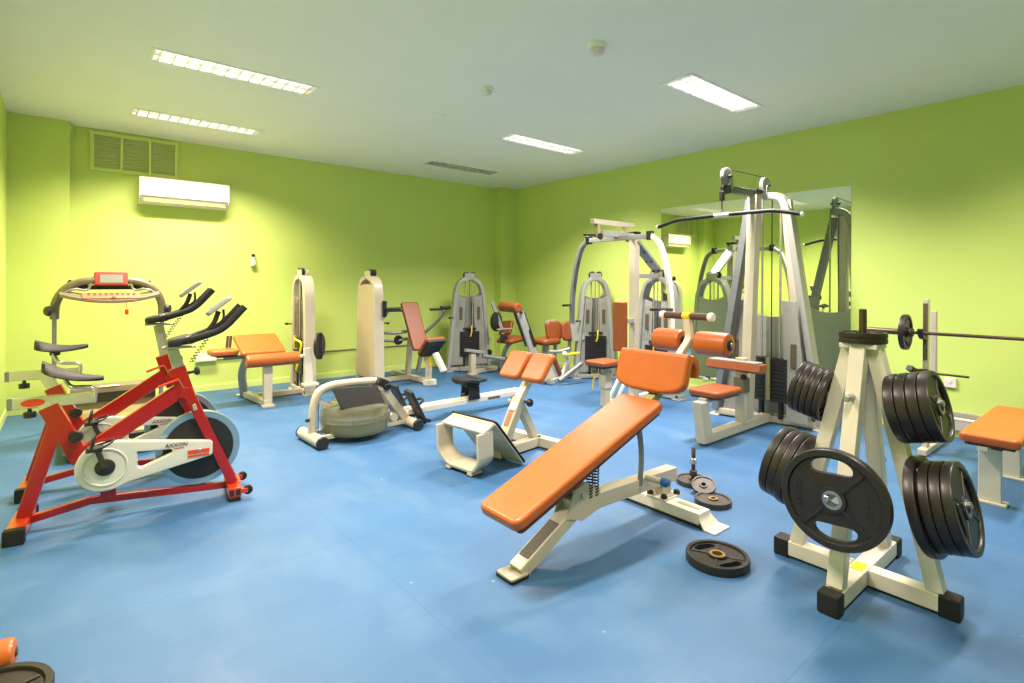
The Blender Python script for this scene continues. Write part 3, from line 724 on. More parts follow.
# ------------------------------------------------------------------ leg extension machine (far corner)
le = thing('leg_extension_machine', 'leg extension machine with grey weight tower in the far corner', 'weight machine', (4.75, 6.5, 0))
ox = (-4.75, -6.5, 0)
tower(le, (4.62-4.75, 6.62-6.5, 0), math.radians(-17), .64, .42, 'silver')
MB(ox).beam((4.45, 6.60, .04), (5.13, 6.37, .04), .07, .06).build('base_beam', 'silver', le)
p = MB(ox); p.beam((4.45, 6.28, .02), (4.45, 6.28, .30), .085, .07); p.build('front_stand', 'cream', le)
MB(ox).beam((4.45, 6.28, .04), (4.95, 6.36, .04), .06, .06).build('stand_beam', 'cream', le)
MB(ox).box((4.45, 6.28, .01), (.13, .10, .02)).build('foot', 'cream', le)
MB(ox).rtube([(4.33, 6.28, .36), (4.50, 6.26, .33), (4.66, 6.22, .30)], .07, .045).build('stand_top', 'silver', le)
p = MB(ox); p.tube([(4.60, 6.24, .27), (4.90, 6.10, .20)], .035, 14); p.build('ankle_tube', 'silver', le)
for q, w_ in (((4.67, 6.20, .315), (1, -.3, -.15)), ((4.90, 6.10, .20), (.9, -.42, -.2))):
    MB(ox).lathe(q, w_, [(0, 0), (.04, 0), (.042, .03), (.03, .05), (0, .05)], 18).build('tube_cap', 'black', le)
p = MB(ox); pad(p, (5.08, 6.16, .475), (1, .1, .12), (0, 1, 0), .36, .34, .07, .05, .03); p.build('seat', 'rust', le)
p = MB(ox); pad(p, (5.20, 6.44, .62), (.1, .03, .22), (0, 1, 0), .24, .26, .06, .05, .025); p.build('back_pad', 'rust', le)
p = MB(ox); p.rtube([(5.08, 6.20, .43), (5.00, 6.24, .30), (4.99, 6.30, .04)], .07, .06, .1); p.build('seat_post', 'silver', le)
p = MB(ox); p.beam((4.86, 6.36, 1.03), (5.03, 6.30, .55), .05, .05); p.build('lever_arm', 'silver', le)
p = MB(ox); p.lathe((4.91, 6.34, .74), (.3, -1, 0), [(0, 0), (.10, 0), (.145, .006), (.15, .02), (.12, .04), (0, .045)], 24); p.build('cable_cam', 'black', le)
p = MB(ox); p.lathe((4.93, 6.16, .50), (-.6, -.8, 0), [(0, 0), (.05, .004), (.065, .03), (.05, .06), (0, .065)], 20); p.build('counterweight', 'black', le)
MB(ox).tube([(4.90, 6.30, .62), (5.12, 6.20, .63)], .014, 8).build('lever_rod', 'dgrey', le)

# ------------------------------------------------------------------ inner thigh machine
ad = thing('inner_thigh_machine', 'inner thigh machine with orange seat, knee pads and orange head roll', 'weight machine', (4.95, 5.45, 0))
ox = (-4.95, -5.45, 0)
p = MB(ox); pad(p, (5.06, 5.42, .515), (1, .05, 0), (0, 1, 0), .34, .36, .085, .07, .035); p.build('seat', 'rust', ad)
bk = V((-.13, .08, .42)).normalized()
p = MB(ox); p.slab(rrect(.48, .28, .03, 4), .03, frame((4.79, 5.53, .70), bk, (.3, 1, 0)), .015, 2); p.build('backrest', 'rust', ad)
p = MB(ox); p.slab(rrect(.50, .31, .02, 3), .05, frame((4.765, 5.50, .69), bk, (.3, 1, 0)), .006, 1); p.build('backrest_shell', 'black', ad)
p = MB(ox); p.rtube([(4.60, 5.42, .93), (4.72, 5.38, .60), (4.84, 5.32, .20), (4.84, 5.32, .05)], .055, .10, .1); p.build('back_frame', 'silver', ad)
p = roller(MB(ox), (4.57, 5.40, .985), (4.66, 5.88, .985), .068); p.build('head_roll', 'rust', ad)
MB(ox).beam((4.58, 5.36, .93), (4.66, 5.50, .93), .04, .03).build('roll_bracket', 'black', ad)
p = MB(ox); p.beam((5.06, 5.40, .46), (5.04, 5.40, .05), .07, .07); p.build('seat_post', 'silver', ad)
for (x, y, z), (sx_, sy_) in (((5.17, 5.36, .66), (.05, .07)), ((5.28, 5.19, .66), (.03, -.05))):
    p = MB(ox); pad(p, (x, y, z), (0, .15, 1), (1, -.35, 0), .27, .24 if sy_ > 0 else .20, .07, .07, .03); k_ = p.build('knee_pad', 'rust', ad)
    q_ = 0 if sy_ > 0 else .09
    p = MB(ox); p.slab([(-.15, -.10+q_), (.13, -.11+q_), (.15, .03+q_), (.10, .11+q_), (-.13, .10+q_)], .02, frame((x+sx_, y+sy_, z), (0, .15, 1), (1, -.35, 0)), .005, 1); p.build('pad_shield', 'silver', k_)
    MB(ox).rtube([(x+.06, y+.03, z-.10), (x+.05, y+.02, .30), (x-.02, y, .10)], .05, .05, .08).build('pad_arm', 'silver', k_)
p = MB(ox); p.tube([(4.70, 5.10, .06), (5.02, 5.06, .06), (5.14, 5.05, .30), (5.02, 5.00, .40)], .026, 10, .10); p.build('front_tube', 'white', ad)
p = MB(ox); p.tube([(5.02, 4.98, .375), (5.20, 4.90, .395)], .017, 8); p.build('release_handle', 'yellow', ad)
p = MB(ox); p.tube([(4.85, 4.92, .06), (5.20, 4.86, .26)], .032, 12); p.build('swing_tube', 'dgrey', ad)
p = MB(ox); p.rtube([(4.75, 5.30, .04), (5.30, 5.26, .04), (5.42, 5.20, .04)], .07, .06, .08); p.build('base_beam', 'silver', ad)
MB(ox).beam((4.88, 5.60, .04), (4.80, 4.98, .04), .07, .06).build('crossbar', 'silver', ad)
MB(ox).tube([(4.95, 5.22, .40), (5.10, 5.18, .39), (5.22, 5.10, .43)], .022, 10, .05).build('side_handle', 'silver', ad)

tower(ad, (5.63-4.95, 5.02-5.45, 0), math.radians(-90+60), .54, .36, 'silver')
MB(ox).beam((5.42, 5.20, .04), (5.56, 5.08, .04), .07, .05).build('tower_link', 'silver', ad)

# ------------------------------------------------------------------ pec fly machine beside the mirror
ch = thing('pec_fly_machine', 'pec fly machine with two hanging curved arms and overhead boom beside the mirror', 'weight machine', (4.9, 3.75, 0))
ox = (-4.9, -3.75, 0); yp = 3.75
tower(ch, (5.32-4.9, 0, 0), math.radians(-90), .58, .40, 'silver', shroud_mat='silver')
MB(ox).beam((4.86, yp, .02), (4.86, yp, 1.86), .085, .08, side=(0, 1, 0)).build('main_column', 'cream', ch)
MB(ox).box((4.86, yp, 1.875), (.095, .105, .03), bev=.004).build('column_cap', 'black', ch)
p = MB(ox); p.slab([(-.065, -.30), (.065, -.30), (.065, .30), (-.065, .30)], .03, frame((5.10, yp, 1.61), (0, 1, 0), (-.48, 0, .36)), .006, 2); p.build('diagonal_brace', 'silver', ch)
for k_ in (-.22, -.05, .12):
    q = V((5.10, yp, 1.61))+V((-.48, 0, .36)).normalized()*k_
    for y in (-.035, .035): MB(ox).cyl(q+V((-.012, y, -.012)), q+V((-.022, y, -.026)), .010).build('brace_bolt', 'black', ch)
MB(ox).beam((4.90, yp, 1.40), (5.36, yp, 1.40), .06, .05).build('tower_link', 'silver', ch)
MB(ox).beam((4.66, yp, .90), (4.84, yp, .90), .05, .05).build('backrest_bracket', 'silver', ch)
MB(ox).beam((4.86, yp, 1.84), (4.30, yp, 1.84), .06, .06).build('top_arm', 'silver', ch)
MB(ox).beam((4.16, yp, 1.955), (4.82, yp, 1.955), .055, .05).build('overhead_boom', 'cream', ch)
MB(ox).tube([(4.06, yp+.02, 1.81), (4.50, yp+.02, 1.83), (4.92, yp+.02, 1.85)], .012, 8).build('cable_rod', 'black', ch)
for x in (4.24, 4.68):
    h_ = MB(ox).box((x, yp, 1.87), (.045, .05, .16), bev=.006).build('pulley_hanger', 'olive', ch)
    MB(ox).lathe((x, yp-.03, 1.80), (0, -1, 0), [(0, 0), (.03, 0), (.034, .006), (.028, .012), (.034, .018), (0, .02)], 18).build('hanger_pulley', 'black', h_)
MB(ox).beam((4.57, yp-.46, 1.80), (4.57, yp+.46, 1.80), .055, .05).build('pivot_crossbar', 'silver', ch)
for s_ in (-1, 1):
    a_ = MB(ox).rtube([(4.57, yp+s_*.42, 1.80), (4.57, yp+s_*.53, 1.74), (4.57, yp+s_*.61, 1.52), (4.57, yp+s_*.67, 1.20), (4.57, yp+s_*.68, .84)], .06, .045, .14, ref=(1, 0, 0)).build('fly_arm', 'white' if s_ < 0 else 'dgrey', ch)
    MB(ox).cyl((4.57, yp+s_*.42, 1.76), (4.57, yp+s_*.42, 1.85), .04).build('arm_pivot', 'black', a_)
    MB(ox).tube([(4.56, yp+s_*.70, 1.06), (4.42, yp+s_*.60, 1.06), (4.34, yp+s_*.60, 1.06)], .014, 8, .03).build('arm_handle', 'black', a_)
p = MB(ox); pad(p, (4.62, yp, .845), (0, 0, 1), (0, 1, 0), .54, .17, .055, .02, .015); p.build('backrest', 'rust', ch)
p = MB(ox); pad(p, (4.36, yp, .475), (1, 0, 0), (0, 1, 0), .33, .28, .055, .04, .02); p.build('seat', 'rust', ch)
MB(ox).box((4.36, yp, .438), (.27, .22, .016)).build('seat_base', 'black', ch)
p = MB(ox); p.beam((4.38, yp, .43), (4.38, yp, .02), .075, .07, side=(0, 1, 0)); p.build('seat_post', 'cream', ch)
MB(ox).box((4.38, yp, .28), (.11, .10, .15), bev=.008).build('post_sleeve', 'cream', ch)
MB(ox).tube([(4.31, yp+.05, .34), (4.28, yp+.08, .30), (4.28, yp+.08, .19)], .010, 8, .03).build('adjusting_pin', 'yellow', ch)
MB(ox).beam((4.36, yp, .04), (5.30, yp, .04), .07, .055).build('base_beam', 'white', ch)
for y in (-.05, .05): MB(ox).beam((4.50, yp+y, .06), (4.72, yp+y, .34), .03, .03).build('seat_strut', 'white', ch)
MB(ox).beam((4.70, yp, .34), (4.86, yp, .34), .10, .04).build('strut_bracket', 'cream', ch)

# ------------------------------------------------------------------ lat pulldown
lp = thing('lat_pulldown', 'tall lat pulldown with long black bar in front of the mirror', 'weight machine', (4.7, 2.39, 0))
ox = (-4.7, -2.39, 0); yc = 2.39
p = MB(ox); p.beam((3.97, yc-.02, .055), (5.16, yc, .055), .085, .075); p.build('base_beam', 'cream', lp)
p = MB(ox); p.rtube([(5.04, 2.86, .045), (5.13, 2.40, .045), (5.20, 1.94, .045)], .085, .065); p.build('rear_crossbar', 'cream', lp)
for x, y in ((5.04, 2.86), (5.20, 1.94)): MB(ox).box((x, y, .008), (.13, .10, .016)).build('foot', 'white', lp)
p = MB(ox); p.slab([(3.945, .02), (4.055, .02), (4.05, .10), (3.985, .36), (3.875, .36)], .085, frame((0, yc-.02, 0), (1, 0, 0), (0, 0, 1)), .005, 1); p.build('front_leg', 'cream', lp)
p = MB(ox); pad(p, (4.18, yc-.01, .415), (1, 0, 0), (0, 1, 0), .41, .29, .055, .05, .02); p.build('seat', 'rust', lp)
MB(ox).box((4.18, yc-.01, .382), (.36, .24, .018)).build('seat_base', 'black', lp)
MB(ox).beam((3.95, yc-.02, .365), (4.6, yc-.02, .365), .07, .035).build('seat_rail', 'silver', lp)
p = MB(ox); p.beam((4.60, yc-.02, .08), (4.60, yc-.02, .66), .085, .07, side=(0, 1, 0)); p.build('seat_post', 'cream', lp)
MB(ox).box((4.60, yc-.02, .42), (.105, .10, .13), bev=.006).build('post_sleeve', 'bronze', lp)
MB(ox).lathe((4.55, yc-.05, .50), (-.5, -.85, 0), [(0, 0), (.018, 0), (.024, .02), (.02, .04), (0, .044)], 16).build('adjusting_knob', 'black', lp)
p = MB(ox); p.slab([(-.075, -.03), (-.02, -.055), (.05, -.045), (.075, 0), (.06, .028), (-.06, .028)], .51, frame((4.56, yc+.02, .595), (1, 0, 0), (0, 0, 1)), .012, 2); p.build('thigh_pad', 'rust', lp)
MB(ox).box((4.575, yc+.03, .629), (.12, .45, .012)).build('thigh_pad_plate', 'silver', lp)
p = MB(ox); p.beam((4.73, yc, .06), (4.86, yc, 2.13), .085, .10, side=(0, 1, 0)); p.build('main_column', 'cream', lp)
MB(ox).beam((5.04, yc+.46, .06), (4.92, yc+.06, 2.10), .065, .11, side=(0, 1, 0)).build('rear_upright', 'dgrey', lp)
p = MB(ox); p.rtube([(5.20, yc-.46, .06), (5.12, yc-.20, 1.98), (5.12, yc-.13, 2.13), (5.10, yc-.02, 2.15)], .065, .12, .10, ref=(0, 1, 0)); p.build('rear_upright', 'silver', lp)
MB(ox).beam((5.17, yc-.34, .06), (5.13, yc-.17, 2.09), .09, .05, side=(0, 1, 0)).build('stack_column', 'cream', lp)
MB(ox).box((4.865, yc, 2.165), (.12, .09, .03), bev=.004).build('column_cap', 'black', lp)
p = MB(ox); p.beam((4.37, yc, 2.13), (5.15, yc, 2.15), .055, .065); p.build('top_beam', 'dgrey', lp)
MB(ox).box((4.36, yc, 2.125), (.03, .065, .075), bev=.004).build('beam_cap', 'black', lp)
for x, z in ((4.385, 2.225), (5.06, 2.235)):
    for s in (-1, 1): MB(ox).slab([(-.035, -.09), (.035, -.09), (.022, -.005), (.01, .012), (-.01, .012), (-.022, -.005)], .006, frame((x, yc+s*.028, z), (1, 0, 0), (0, 0, 1)), .001, 1).build('pulley_bracket', 'silver', lp)
    pr = [(0, 0), (.066, 0), (.078, .004), (.078, .008), (.068, .014), (.068, .022), (.078, .028), (.078, .032), (.066, .036), (0, .036)]
    w_ = MB(ox).lathe((x-.03 if x < 4.5 else x, yc-.018, z+.01), (0, 1, 0), pr, 28).build('pulley', 'silver', lp)
    MB(ox).cyl((x-.03 if x < 4.5 else x, yc-.05, z+.01), (x-.03 if x < 4.5 else x, yc+.05, z+.01), .014).build('pulley_bolt', 'black', w_)
p = MB(ox); p.tube([(4.30, yc, 2.30), (5.05, yc, 2.32)], .0045, 6); p.tube([(4.285, yc, 2.235), (4.285, yc, 1.93)], .005, 6); p.build('cable', 'black', lp)
p = MB(ox); p.cyl((4.285, yc, 2.10), (4.285, yc, 2.02), .022).cyl((4.285, yc, 2.14), (4.285, yc, 2.11), .014); p.build('cable_stopper', 'black', lp)
MB(ox).ring((4.285, yc, 1.925), (0, 1, 0), .018, .005, 16, 6).build('snap_hook', 'steel', lp)
bar = MB(ox).tube([(4.285, yc+.645, 1.845), (4.285, yc+.44, 1.895), (4.285, yc, 1.900), (4.285, yc-.44, 1.895), (4.285, yc-.645, 1.845)], .016, 12, .06).build('pull_bar', 'rubber', lp)
MB(ox).cyl((4.285, yc-.07, 1.900), (4.285, yc+.07, 1.900), .0175).build('centre_sleeve', 'plate_white', bar)
for s in (-1, 1): MB(ox).cyl((4.285, yc+s*.64, 1.846), (4.285, yc+s*.655, 1.842), .0185).build('bar_end', 'plate_white', bar)
k = MB(ox)
for i in range(11): k.box((5.10, yc-.05, .235+i*.037), (.10, .33, .035), bev=.003)
k.build('weight_stack', 'black', lp)
for s in (-1, 1): MB(ox).box((5.10, yc-.05+s*.09, .14), (.05, .035, .16)).build('stack_stand', 'black', lp)
for y in (-.13, .04): MB(ox).cyl((5.10, yc+y, .08), (5.10, yc+y, 2.12), .010, 0, 10).build('guide_rod', 'chrome', lp)
MB(ox).cyl((5.10, yc-.05, .6), (5.10, yc-.05, 2.15), .005, 0, 6).build('stack_cable', 'black', lp)
MB(ox).box((5.03, yc-.05, .43), (.03, .035, .40)).build('stack_strip', 'olive', lp)
MB(ox).tube([(5.05, yc+.09, .58), (4.98, yc+.09, .58), (4.97, yc+.09, .66)], .010, 8, .03).build('selector_pin', 'yellow', lp)
ol = [(-.42, .08), (.42, .08), (.30, 1.22)]+[(.28*math.cos(PI*i/12), 1.16-.16*math.sin(PI*i/12)) for i in range(13)]+[(-.30, 1.22)]
MB(ox).slab(ol, .012, frame((5.205, yc, 0), (0, -1, 0), (0, 0, 1)), .002, 1).build('rear_shroud', 'silver', lp)
for s in (-1, 1):
    p = MB(ox); p.slab([(-.09, .06), (.10, .06), (-.01, 1.16), (-.14, 1.16)], .012, frame((5.10, yc+s*.30, 0), (0, s, 0), (0, 0, s)) if False else frame((5.06, yc+s*.30, 0), (0, s, 0), (0, 0, 1)), .003, 1); sh = p.build('stack_shroud', 'shroud', lp)
    MB(ox).box((5.05, yc+s*.27, .66), (.012, .05, .22)).build('instruction_label', 'label', sh)

# ------------------------------------------------------------------ exercise bikes
def make_bike(name, label, loc, rz, seat_dz, bar_dz, sad_tilt, sdx=0., bdx=0., sticker=True):
    b = thing(name, label, 'exercise bike', loc, rz, 'red spin bikes')
    rf = MB().box((.01, 0, .05), (.075, .33, .055), bev=.006).build('rear_foot', 'redorange', b)
    for s in (-1, 1): MB().box((.01, s*.165, .04), (.085, .045, .08), bev=.008).build('end_cap', 'rubber', rf)
    ff = MB(); ff.box((.985, 0, .05), (.07, .30, .055), bev=.005)
    ff.box((.985, 0, .079), (.085, .12, .006)); ffo = ff.build('front_foot', 'redorange', b)
    for s in (-1, 1):
        for dx in (-.017, .017): MB().box((.985+dx, s*.1485, .05), (.024, .006, .036), bev=.001).build('tube_end', 'black', ffo)
        MB().box((.985, s*.13, .012), (.06, .05, .024)).build('levelling_foot', 'rubber', ffo)
        w_ = MB().lathe((1.055, s*.135-.012, .052), (0, 1, 0), [(0, 0), (.02, 0), (.027, .004), (.027, .02), (.02, .024), (0, .024)], 18).build('transport_wheel', 'rubber', ffo)
        MB().box((1.03, s*.135, .052), (.05, .03, .03)).build('wheel_bracket', 'redorange', w_)
    MB().beam((.02, 0, .075), (.155, 0, .57), .05, .064).build('rear_leg', 'red', b)
    MB().beam((.115, 0, .64), (.255, 0, .33), .052, .085).build('seat_tube', 'red', b)
    MB().beam((.285, 0, .375), (.735, 0, .685), .05, .085).build('main_beam', 'red', b)
    MB().beam((.755, 0, .585), (.690, 0, .80), .055, .085).build('head_tube', 'red', b)
    for s in (-1, 1): MB().beam((.735, s*.045, .68), (.985, s*.055, .08), .018, .055).build('fork_blade', 'red', b)
    MB().box((.738, 0, .65), (.06, .105, .07), Matrix.Rotation(math.radians(20), 4, 'Y'), .008).build('fork_crown', 'red', b)
    p = MB(); p.beam((.03, 0, .055), (.30, 0, .105), .035, .04); p.beam((.29, 0, .105), (.97, 0, .06), .035, .04); p.build('bottom_beam', 'red', b)
    MB().beam((.375, 0, .10), (.36, 0, .25), .04, .07).build('bottom_strut', 'red', b)
    # flywheel
    fw = MB().lathe((.805, -.018, .315), (0, 1, 0), [(0, 0), (.178, 0), (.178, -.004), (.216, -.004), (.218, 0), (.218, .036), (.216, .04), (.178, .04), (.178, .036), (0, .036)], 48).build('flywheel', 'bluegrey', b)
    for y in (-.024, .020): MB().lathe((.805, y, .315), (0, 1, 0), [(0, 0), (.182, 0), (.182, .004), (0, .004)], 40).build('flywheel_disc', 'black', fw)
    MB().cyl((.805, -.09, .315), (.805, .09, .315), .012).build('axle', 'steel', fw)
    # chain guard on both sides of the crank
    ol = [(.362+.132*math.cos(math.radians(a)), .296+.132*math.sin(math.radians(a))) for a in range(84, 298, 8)]
    ol += [(.47, .197), (.86, .275), (.872, .287), (.872, .352), (.86, .364), (.42, .430)]
    hole = bend([(.505, .355, 0), (.665, .343, 0), (.672, .325, 0), (.525, .262, 0), (.505, .27, 0), (.505, .355, 0)], .012, 3)
    g = MB(); g.slab(ol, .045, frame((0, -.062, 0), (1, 0, 0), (0, 0, 1)), .008, holes=[[(q.x, q.y) for q in hole[:-1]]])
    go = g.build('chain_guard', 'guard', b)
    MB().ring((.362, -.0855, .296), (0, 1, 0), .098, .005, 40, 6).build('guard_ridge', 'guard', go)
    MB().box((.80, -.086, .312), (.11, .006, .022), bev=.001).box((.80, -.086, .288), (.11, .006, .01), bev=.001).build('axle_slot', 'redglass', go)
    MB().text('AXXON', .030, frame((.69, -.0865, .385-.02), (1, 0, -.02), (0, 0, 1)), .0008).build('lettering', 'black', go)
    MB().box((.70, -.0855, .346), (.05, .002, .004), bev=0).build('underline', 'redglass', go)
    # cranks and pedals
    ca = V((-.30, 0, .95)).normalized()
    for s in (-1, 1):
        e = V((.362, 0, .296))+ca*(.13 if s < 0 else -.15); e.y = s*.115
        c0 = V((.362, s*.10, .296))
        co = MB().beam((c0.x, s*.10, c0.z), (e.x, s*.108, e.z), .014, .026).build('crank', 'darksteel' if s < 0 else 'black', b)
        if s < 0: MB().lathe((.362, -.084, .296), (0, -1, 0), [(0, 0), (.042, 0), (.046, .005), (.042, .012), (.02, .02), (0, .02)], 28).build('crank_cover', 'black', co)
        pd = MB().box((e.x, s*.16, e.z), (.07, .07, .022), bev=.004).build('pedal', 'black', co)
        p = MB().tube([(e.x-.03, s*.165-.05, e.z), (e.x+.055, s*.165-.05, e.z+.02), (e.x+.09, s*.165, e.z+.045), (e.x+.055, s*.165+.05, e.z+.02), (e.x-.03, s*.165+.05, e.z)], .006, 6, .03)
        p.tube([(e.x-.01, s*.165-.05, e.z+.01), (e.x, s*.165-.045, e.z+.075), (e.x, s*.165+.045, e.z+.075), (e.x-.01, s*.165+.05, e.z+.01)], .006, 6, .03); p.build('toe_cage', 'rubber', pd)
    # seat
    z = .667+seat_dz
    MB().beam((.14, 0, .58), (.10+sdx*.3, 0, z-.01), .04, .062).build('seat_post', 'chrome', b)
    sb = MB().beam((-.04+sdx, 0, z), (.318+sdx, 0, z), .036, .058).build('seat_bar', 'chrome', b)
    MB().box((-.036+sdx, 0, z), (.022, .04, .062)).build('bar_plug', 'dgrey', sb)
    if sticker: MB().slab([(.048*math.cos(2*PI*i/24), .020*math.sin(2*PI*i/24)) for i in range(24)], .003, frame((.055, -.0195, z), (1, 0, 0), (0, 0, 1))).build('red_sticker', 'redglass', sb)
    kx = .04+sdx
    k_ = MB().cyl((kx, 0, z-.028), (kx, 0, z-.05), .009)
    for i in range(8):
        a = 2*PI*i/8; k_.cyl((kx+.016*math.cos(a), .016*math.sin(a), z-.048), (kx+.016*math.cos(a), .016*math.sin(a), z-.078), .011, .003, 8)
    k_.build('seat_knob', 'black', sb)
    MB().lathe((.235, -.03, .475), (0, -1, 0), [(0, 0), (.012, 0), (.014, .012), (.03, .02), (.034, .03), (.03, .045), (0, .05)], 16).build('height_knob', 'black', b)
    q = MB()
    for s in (-1, 1): q.tube([(.31+sdx, s*.013, z+.0), (.312+sdx, s*.013, z+.058), (.20+sdx, s*.013, z+.063), (.175+sdx, s*.013, z+.13)], .009, 8, .03)
    q.build('saddle_stem', 'chrome', sb)
    rings = []
    for i in range(15):
        k2 = i/14; x = .09+.258*k2+sdx
        w_ = .088*(1-k2)**.9+.020; w_ *= math.sqrt(min(1, (k2+.02)/.14)); hh = .030-.014*k2
        zz = z+.185-sad_tilt*k2-.02*math.sin(k2*PI)
        if k2 > .93: w_ *= .8; hh *= .8
        rings.append([(x, w_*c_, zz+hh*s_*(1 if s_ > 0 else .8)-.018*c_*c_*(1-k2)) for c_, s_ in [(math.cos(2*PI*j/18), math.sin(2*PI*j/18)) for j in range(18)]])
    MB().loft(rings).build('saddle', 'rubber', b)
    MB().box((.185+sdx, 0, z+.13), (.05, .04, .03)).build('saddle_clamp', 'black', b)
    # handlebar
    zb = bar_dz
    MB().beam((.715, 0, .74), (.668-.03*zb, 0, .91+zb), .04, .06).build('handlebar_post', 'chrome', b)
    hp = MB().box((.70-.03*zb+bdx*.5, 0, .918+zb), (.17, .05, .014), bev=.004).build('slider_plate', 'chrome', b)
    x0 = .66-.03*zb+bdx
    hb = MB()
    for s in (-1, 1):
        hb.tube([(x0+.02, s*.03, .945+zb), (x0+.10, s*.10, .965+zb), (x0+.24, s*.12, 1.015+zb), (x0+.285, s*.12, 1.05+zb), (x0+.375, s*.12, 1.155+zb)], .020, 12, .05)
    hb.tube([(x0+.10, -.10, .965+zb), (x0+.06, 0, .95+zb), (x0+.10, .10, .965+zb)], .022, 12, .04)
    hb.tube([(x0+.20, -.115, 1.0+zb), (x0+.22, 0, 1.0+zb), (x0+.20, .115, 1.0+zb)], .016, 10, .04)
    hbo = hb.build('handlebar', 'rubber', b)
    MB().slab(rrect(.13, .18, .04), .045, frame((x0+.045, 0, .957+zb), (1, 0, .25), (0, 1, 0)), .018, 3).build('elbow_pad', 'black', hbo)
    cd = V((.135, 0, .11)).normalized()
    MB().tube([(x0+.18, 0, 1.0+zb), (x0+.22, 0, 1.05+zb), (x0+.245, 0, 1.125+zb)], .014, 8, .03).tube([(x0+.215, 0, 1.03+zb), (x0+.275, 0, 1.07+zb), (x0+.27, 0, 1.135+zb)], .007, 8, .03).build('console_bracket', 'black', hbo)
    co = MB().slab(rrect(.17, .10, .025), .026, frame((x0+.245, 0, 1.158+zb), cd, (0, 1, 0)), .008, 2).build('console', 'silver', b)
    MB().slab(rrect(.10, .07, .01), .004, frame(V((x0+.25, 0, 1.163+zb))+V((-.63, 0, .77))*.014, cd, (0, 1, 0))).build('display', 'screen', co)
    MB().coil((x0+.22, -.02, 1.02+zb), (x0+.10, -.03, .83+zb), .010, .0025, 11, 8).build('coiled_cable', 'black', b)
    MB().tube([(.72, -.01, .76), (.78, -.01, .77)], .009, 8).lathe((.775, -.01, .77), (1, 0, .1), [(0, 0), (.018, .004), (.026, .016), (.02, .03), (0, .034)], 14).build('post_knob', 'black', b)
    MB().tube([(.70, -.045, .735), (.64, -.05, .715), (.60, -.05, .70)], .007, 8, .02).build('brake_lever', 'redglass', b)
    MB().tube([(.70, -.045, .735), (.735, -.05, .66), (.775, -.05, .575)], .003, 6, .03).build('brake_cable', 'steel', b)
    p = MB().cyl((.775, -.05, .585), (.785, -.05, .545), .012).ring((.79, -.05, .52), (0, 1, 0), .014, .004, 14, 6); p.build('brake_spring', 'chrome', b)
    return b
make_bike('exercise_bike', 'nearer red spin bike with lower saddle, its chain guard fully in view', (-.20, 3.76, 0), math.radians(-6.5), 0, 0, .085)
make_bike('exercise_bike', 'farther red spin bike between the nearer bike and the treadmill', (-.195, 4.43, 0), math.radians(-6.5), .055, .095, .02, -.06, -.05, False)

# ------------------------------------------------------------------ treadmill
tm = thing('treadmill', 'treadmill with arched bronze console and red display by the back wall', 'treadmill', (.29, 5.75, 0))
ox = (-.29, -5.75, 0); tx, ty = .285, 6.02
for s in (-1, 1):
    x = tx+s*.388
    MB(ox).beam((x, ty+.06, .10), (x, ty, 1.04), .032, .05).build('upright', 'dgrey', tm)
    p = MB(ox); p.tube([(x, ty+.02, .98), (x, ty, 1.10), (x-s*.05, ty-.02, 1.225), (x-s*.16, ty-.02, 1.30), (x-s*.30, ty-.01, 1.315)], .034, 12, .08); h_ = p.build('console_arch', 'bronze', tm)
    MB(ox).lathe((x-s*-.02, ty-.05, 1.05), (s, -.6, 0), [(0, 0), (.035, .004), (.045, .02), (.035, .04), (0, .045)], 18).build('tilt_knob', 'black', h_)
p = MB(ox)
n = 16; rings = []
for i in range(n+1):
    k_ = -1+2*i/n; x = tx+k_*.355; z = 1.125+.055*k_*k_; y = ty-.12+.08*k_*k_
    dpt = .11*(1-.35*k_*k_)
    rings.append([(x, y-dpt, z-.012), (x, y+dpt, z+.03), (x, y+dpt, z+.055), (x, y-dpt*.2, z+.035), (x, y-dpt, z+.012)])
p.loft(rings); p.build('console_tray', 'bronze', tm)
p = MB(ox); p.rtube([(tx-.30, ty, 1.30), (tx-.2, ty+.01, 1.25), (tx+.2, ty+.01, 1.25), (tx+.30, ty, 1.30)], .05, .04, .06); p.build('crossbar', 'black', tm)
for s in (-1, 1):
    MB(ox).tube([(tx+s*.34, ty-.05, 1.19), (tx+s*.27, ty-.06, 1.24), (tx+s*.16, ty-.03, 1.22), (tx+s*.14, ty-.03, 1.30)], .010, 8, .04).build('trim_rail', 'silver', tm)
    MB(ox).box((tx+s*.13, ty-.19, 1.142), (.085, .05, .010), Matrix.Rotation(math.radians(20), 4, 'X')).build('speed_pad', 'red_panel', tm)
p = MB(ox); p.slab(rrect(.42, .14, .02), .012, frame((tx, ty-.13, 1.175), (1, 0, 0), (0, .95, .30)), .003, 1); kp = p.build('key_panel', 'label_brown', tm)
p = MB(ox)
for i in range(9):
    for j in range(2): p.box((tx-.16+i*.04, ty-.12+j*.04, 1.186+j*.012), (.022, .02, .006), bev=.002)
p.build('key_buttons', 'label', kp)
MB(ox).lathe((tx+.01, ty-.19, 1.16), (0, -.3, .95), [(0, 0), (.014, 0), (.014, .008), (0, .01)], 14).build('stop_button', 'redglass', kp)
p = MB(ox); p.box((tx, ty-.02, 1.325), (.245, .05, .125), Matrix.Rotation(math.radians(-16), 4, 'X'), .012); dp = p.build('display_box', 'red_panel', tm)
p = MB(ox); p.box((tx, ty-.0465, 1.327), (.165, .006, .075), Matrix.Rotation(math.radians(-16), 4, 'X'), .002); p.build('display', 'screen', dp)
MB(ox).tube([(tx+.10, ty-.22, 1.13), (tx+.10, ty-.225, 1.06)], .0025, 6).build('key_cord', 'redglass', tm)
MB(ox).box((tx+.10, ty-.225, 1.035), (.028, .016, .045), bev=.006).build('safety_key', 'redglass', tm)
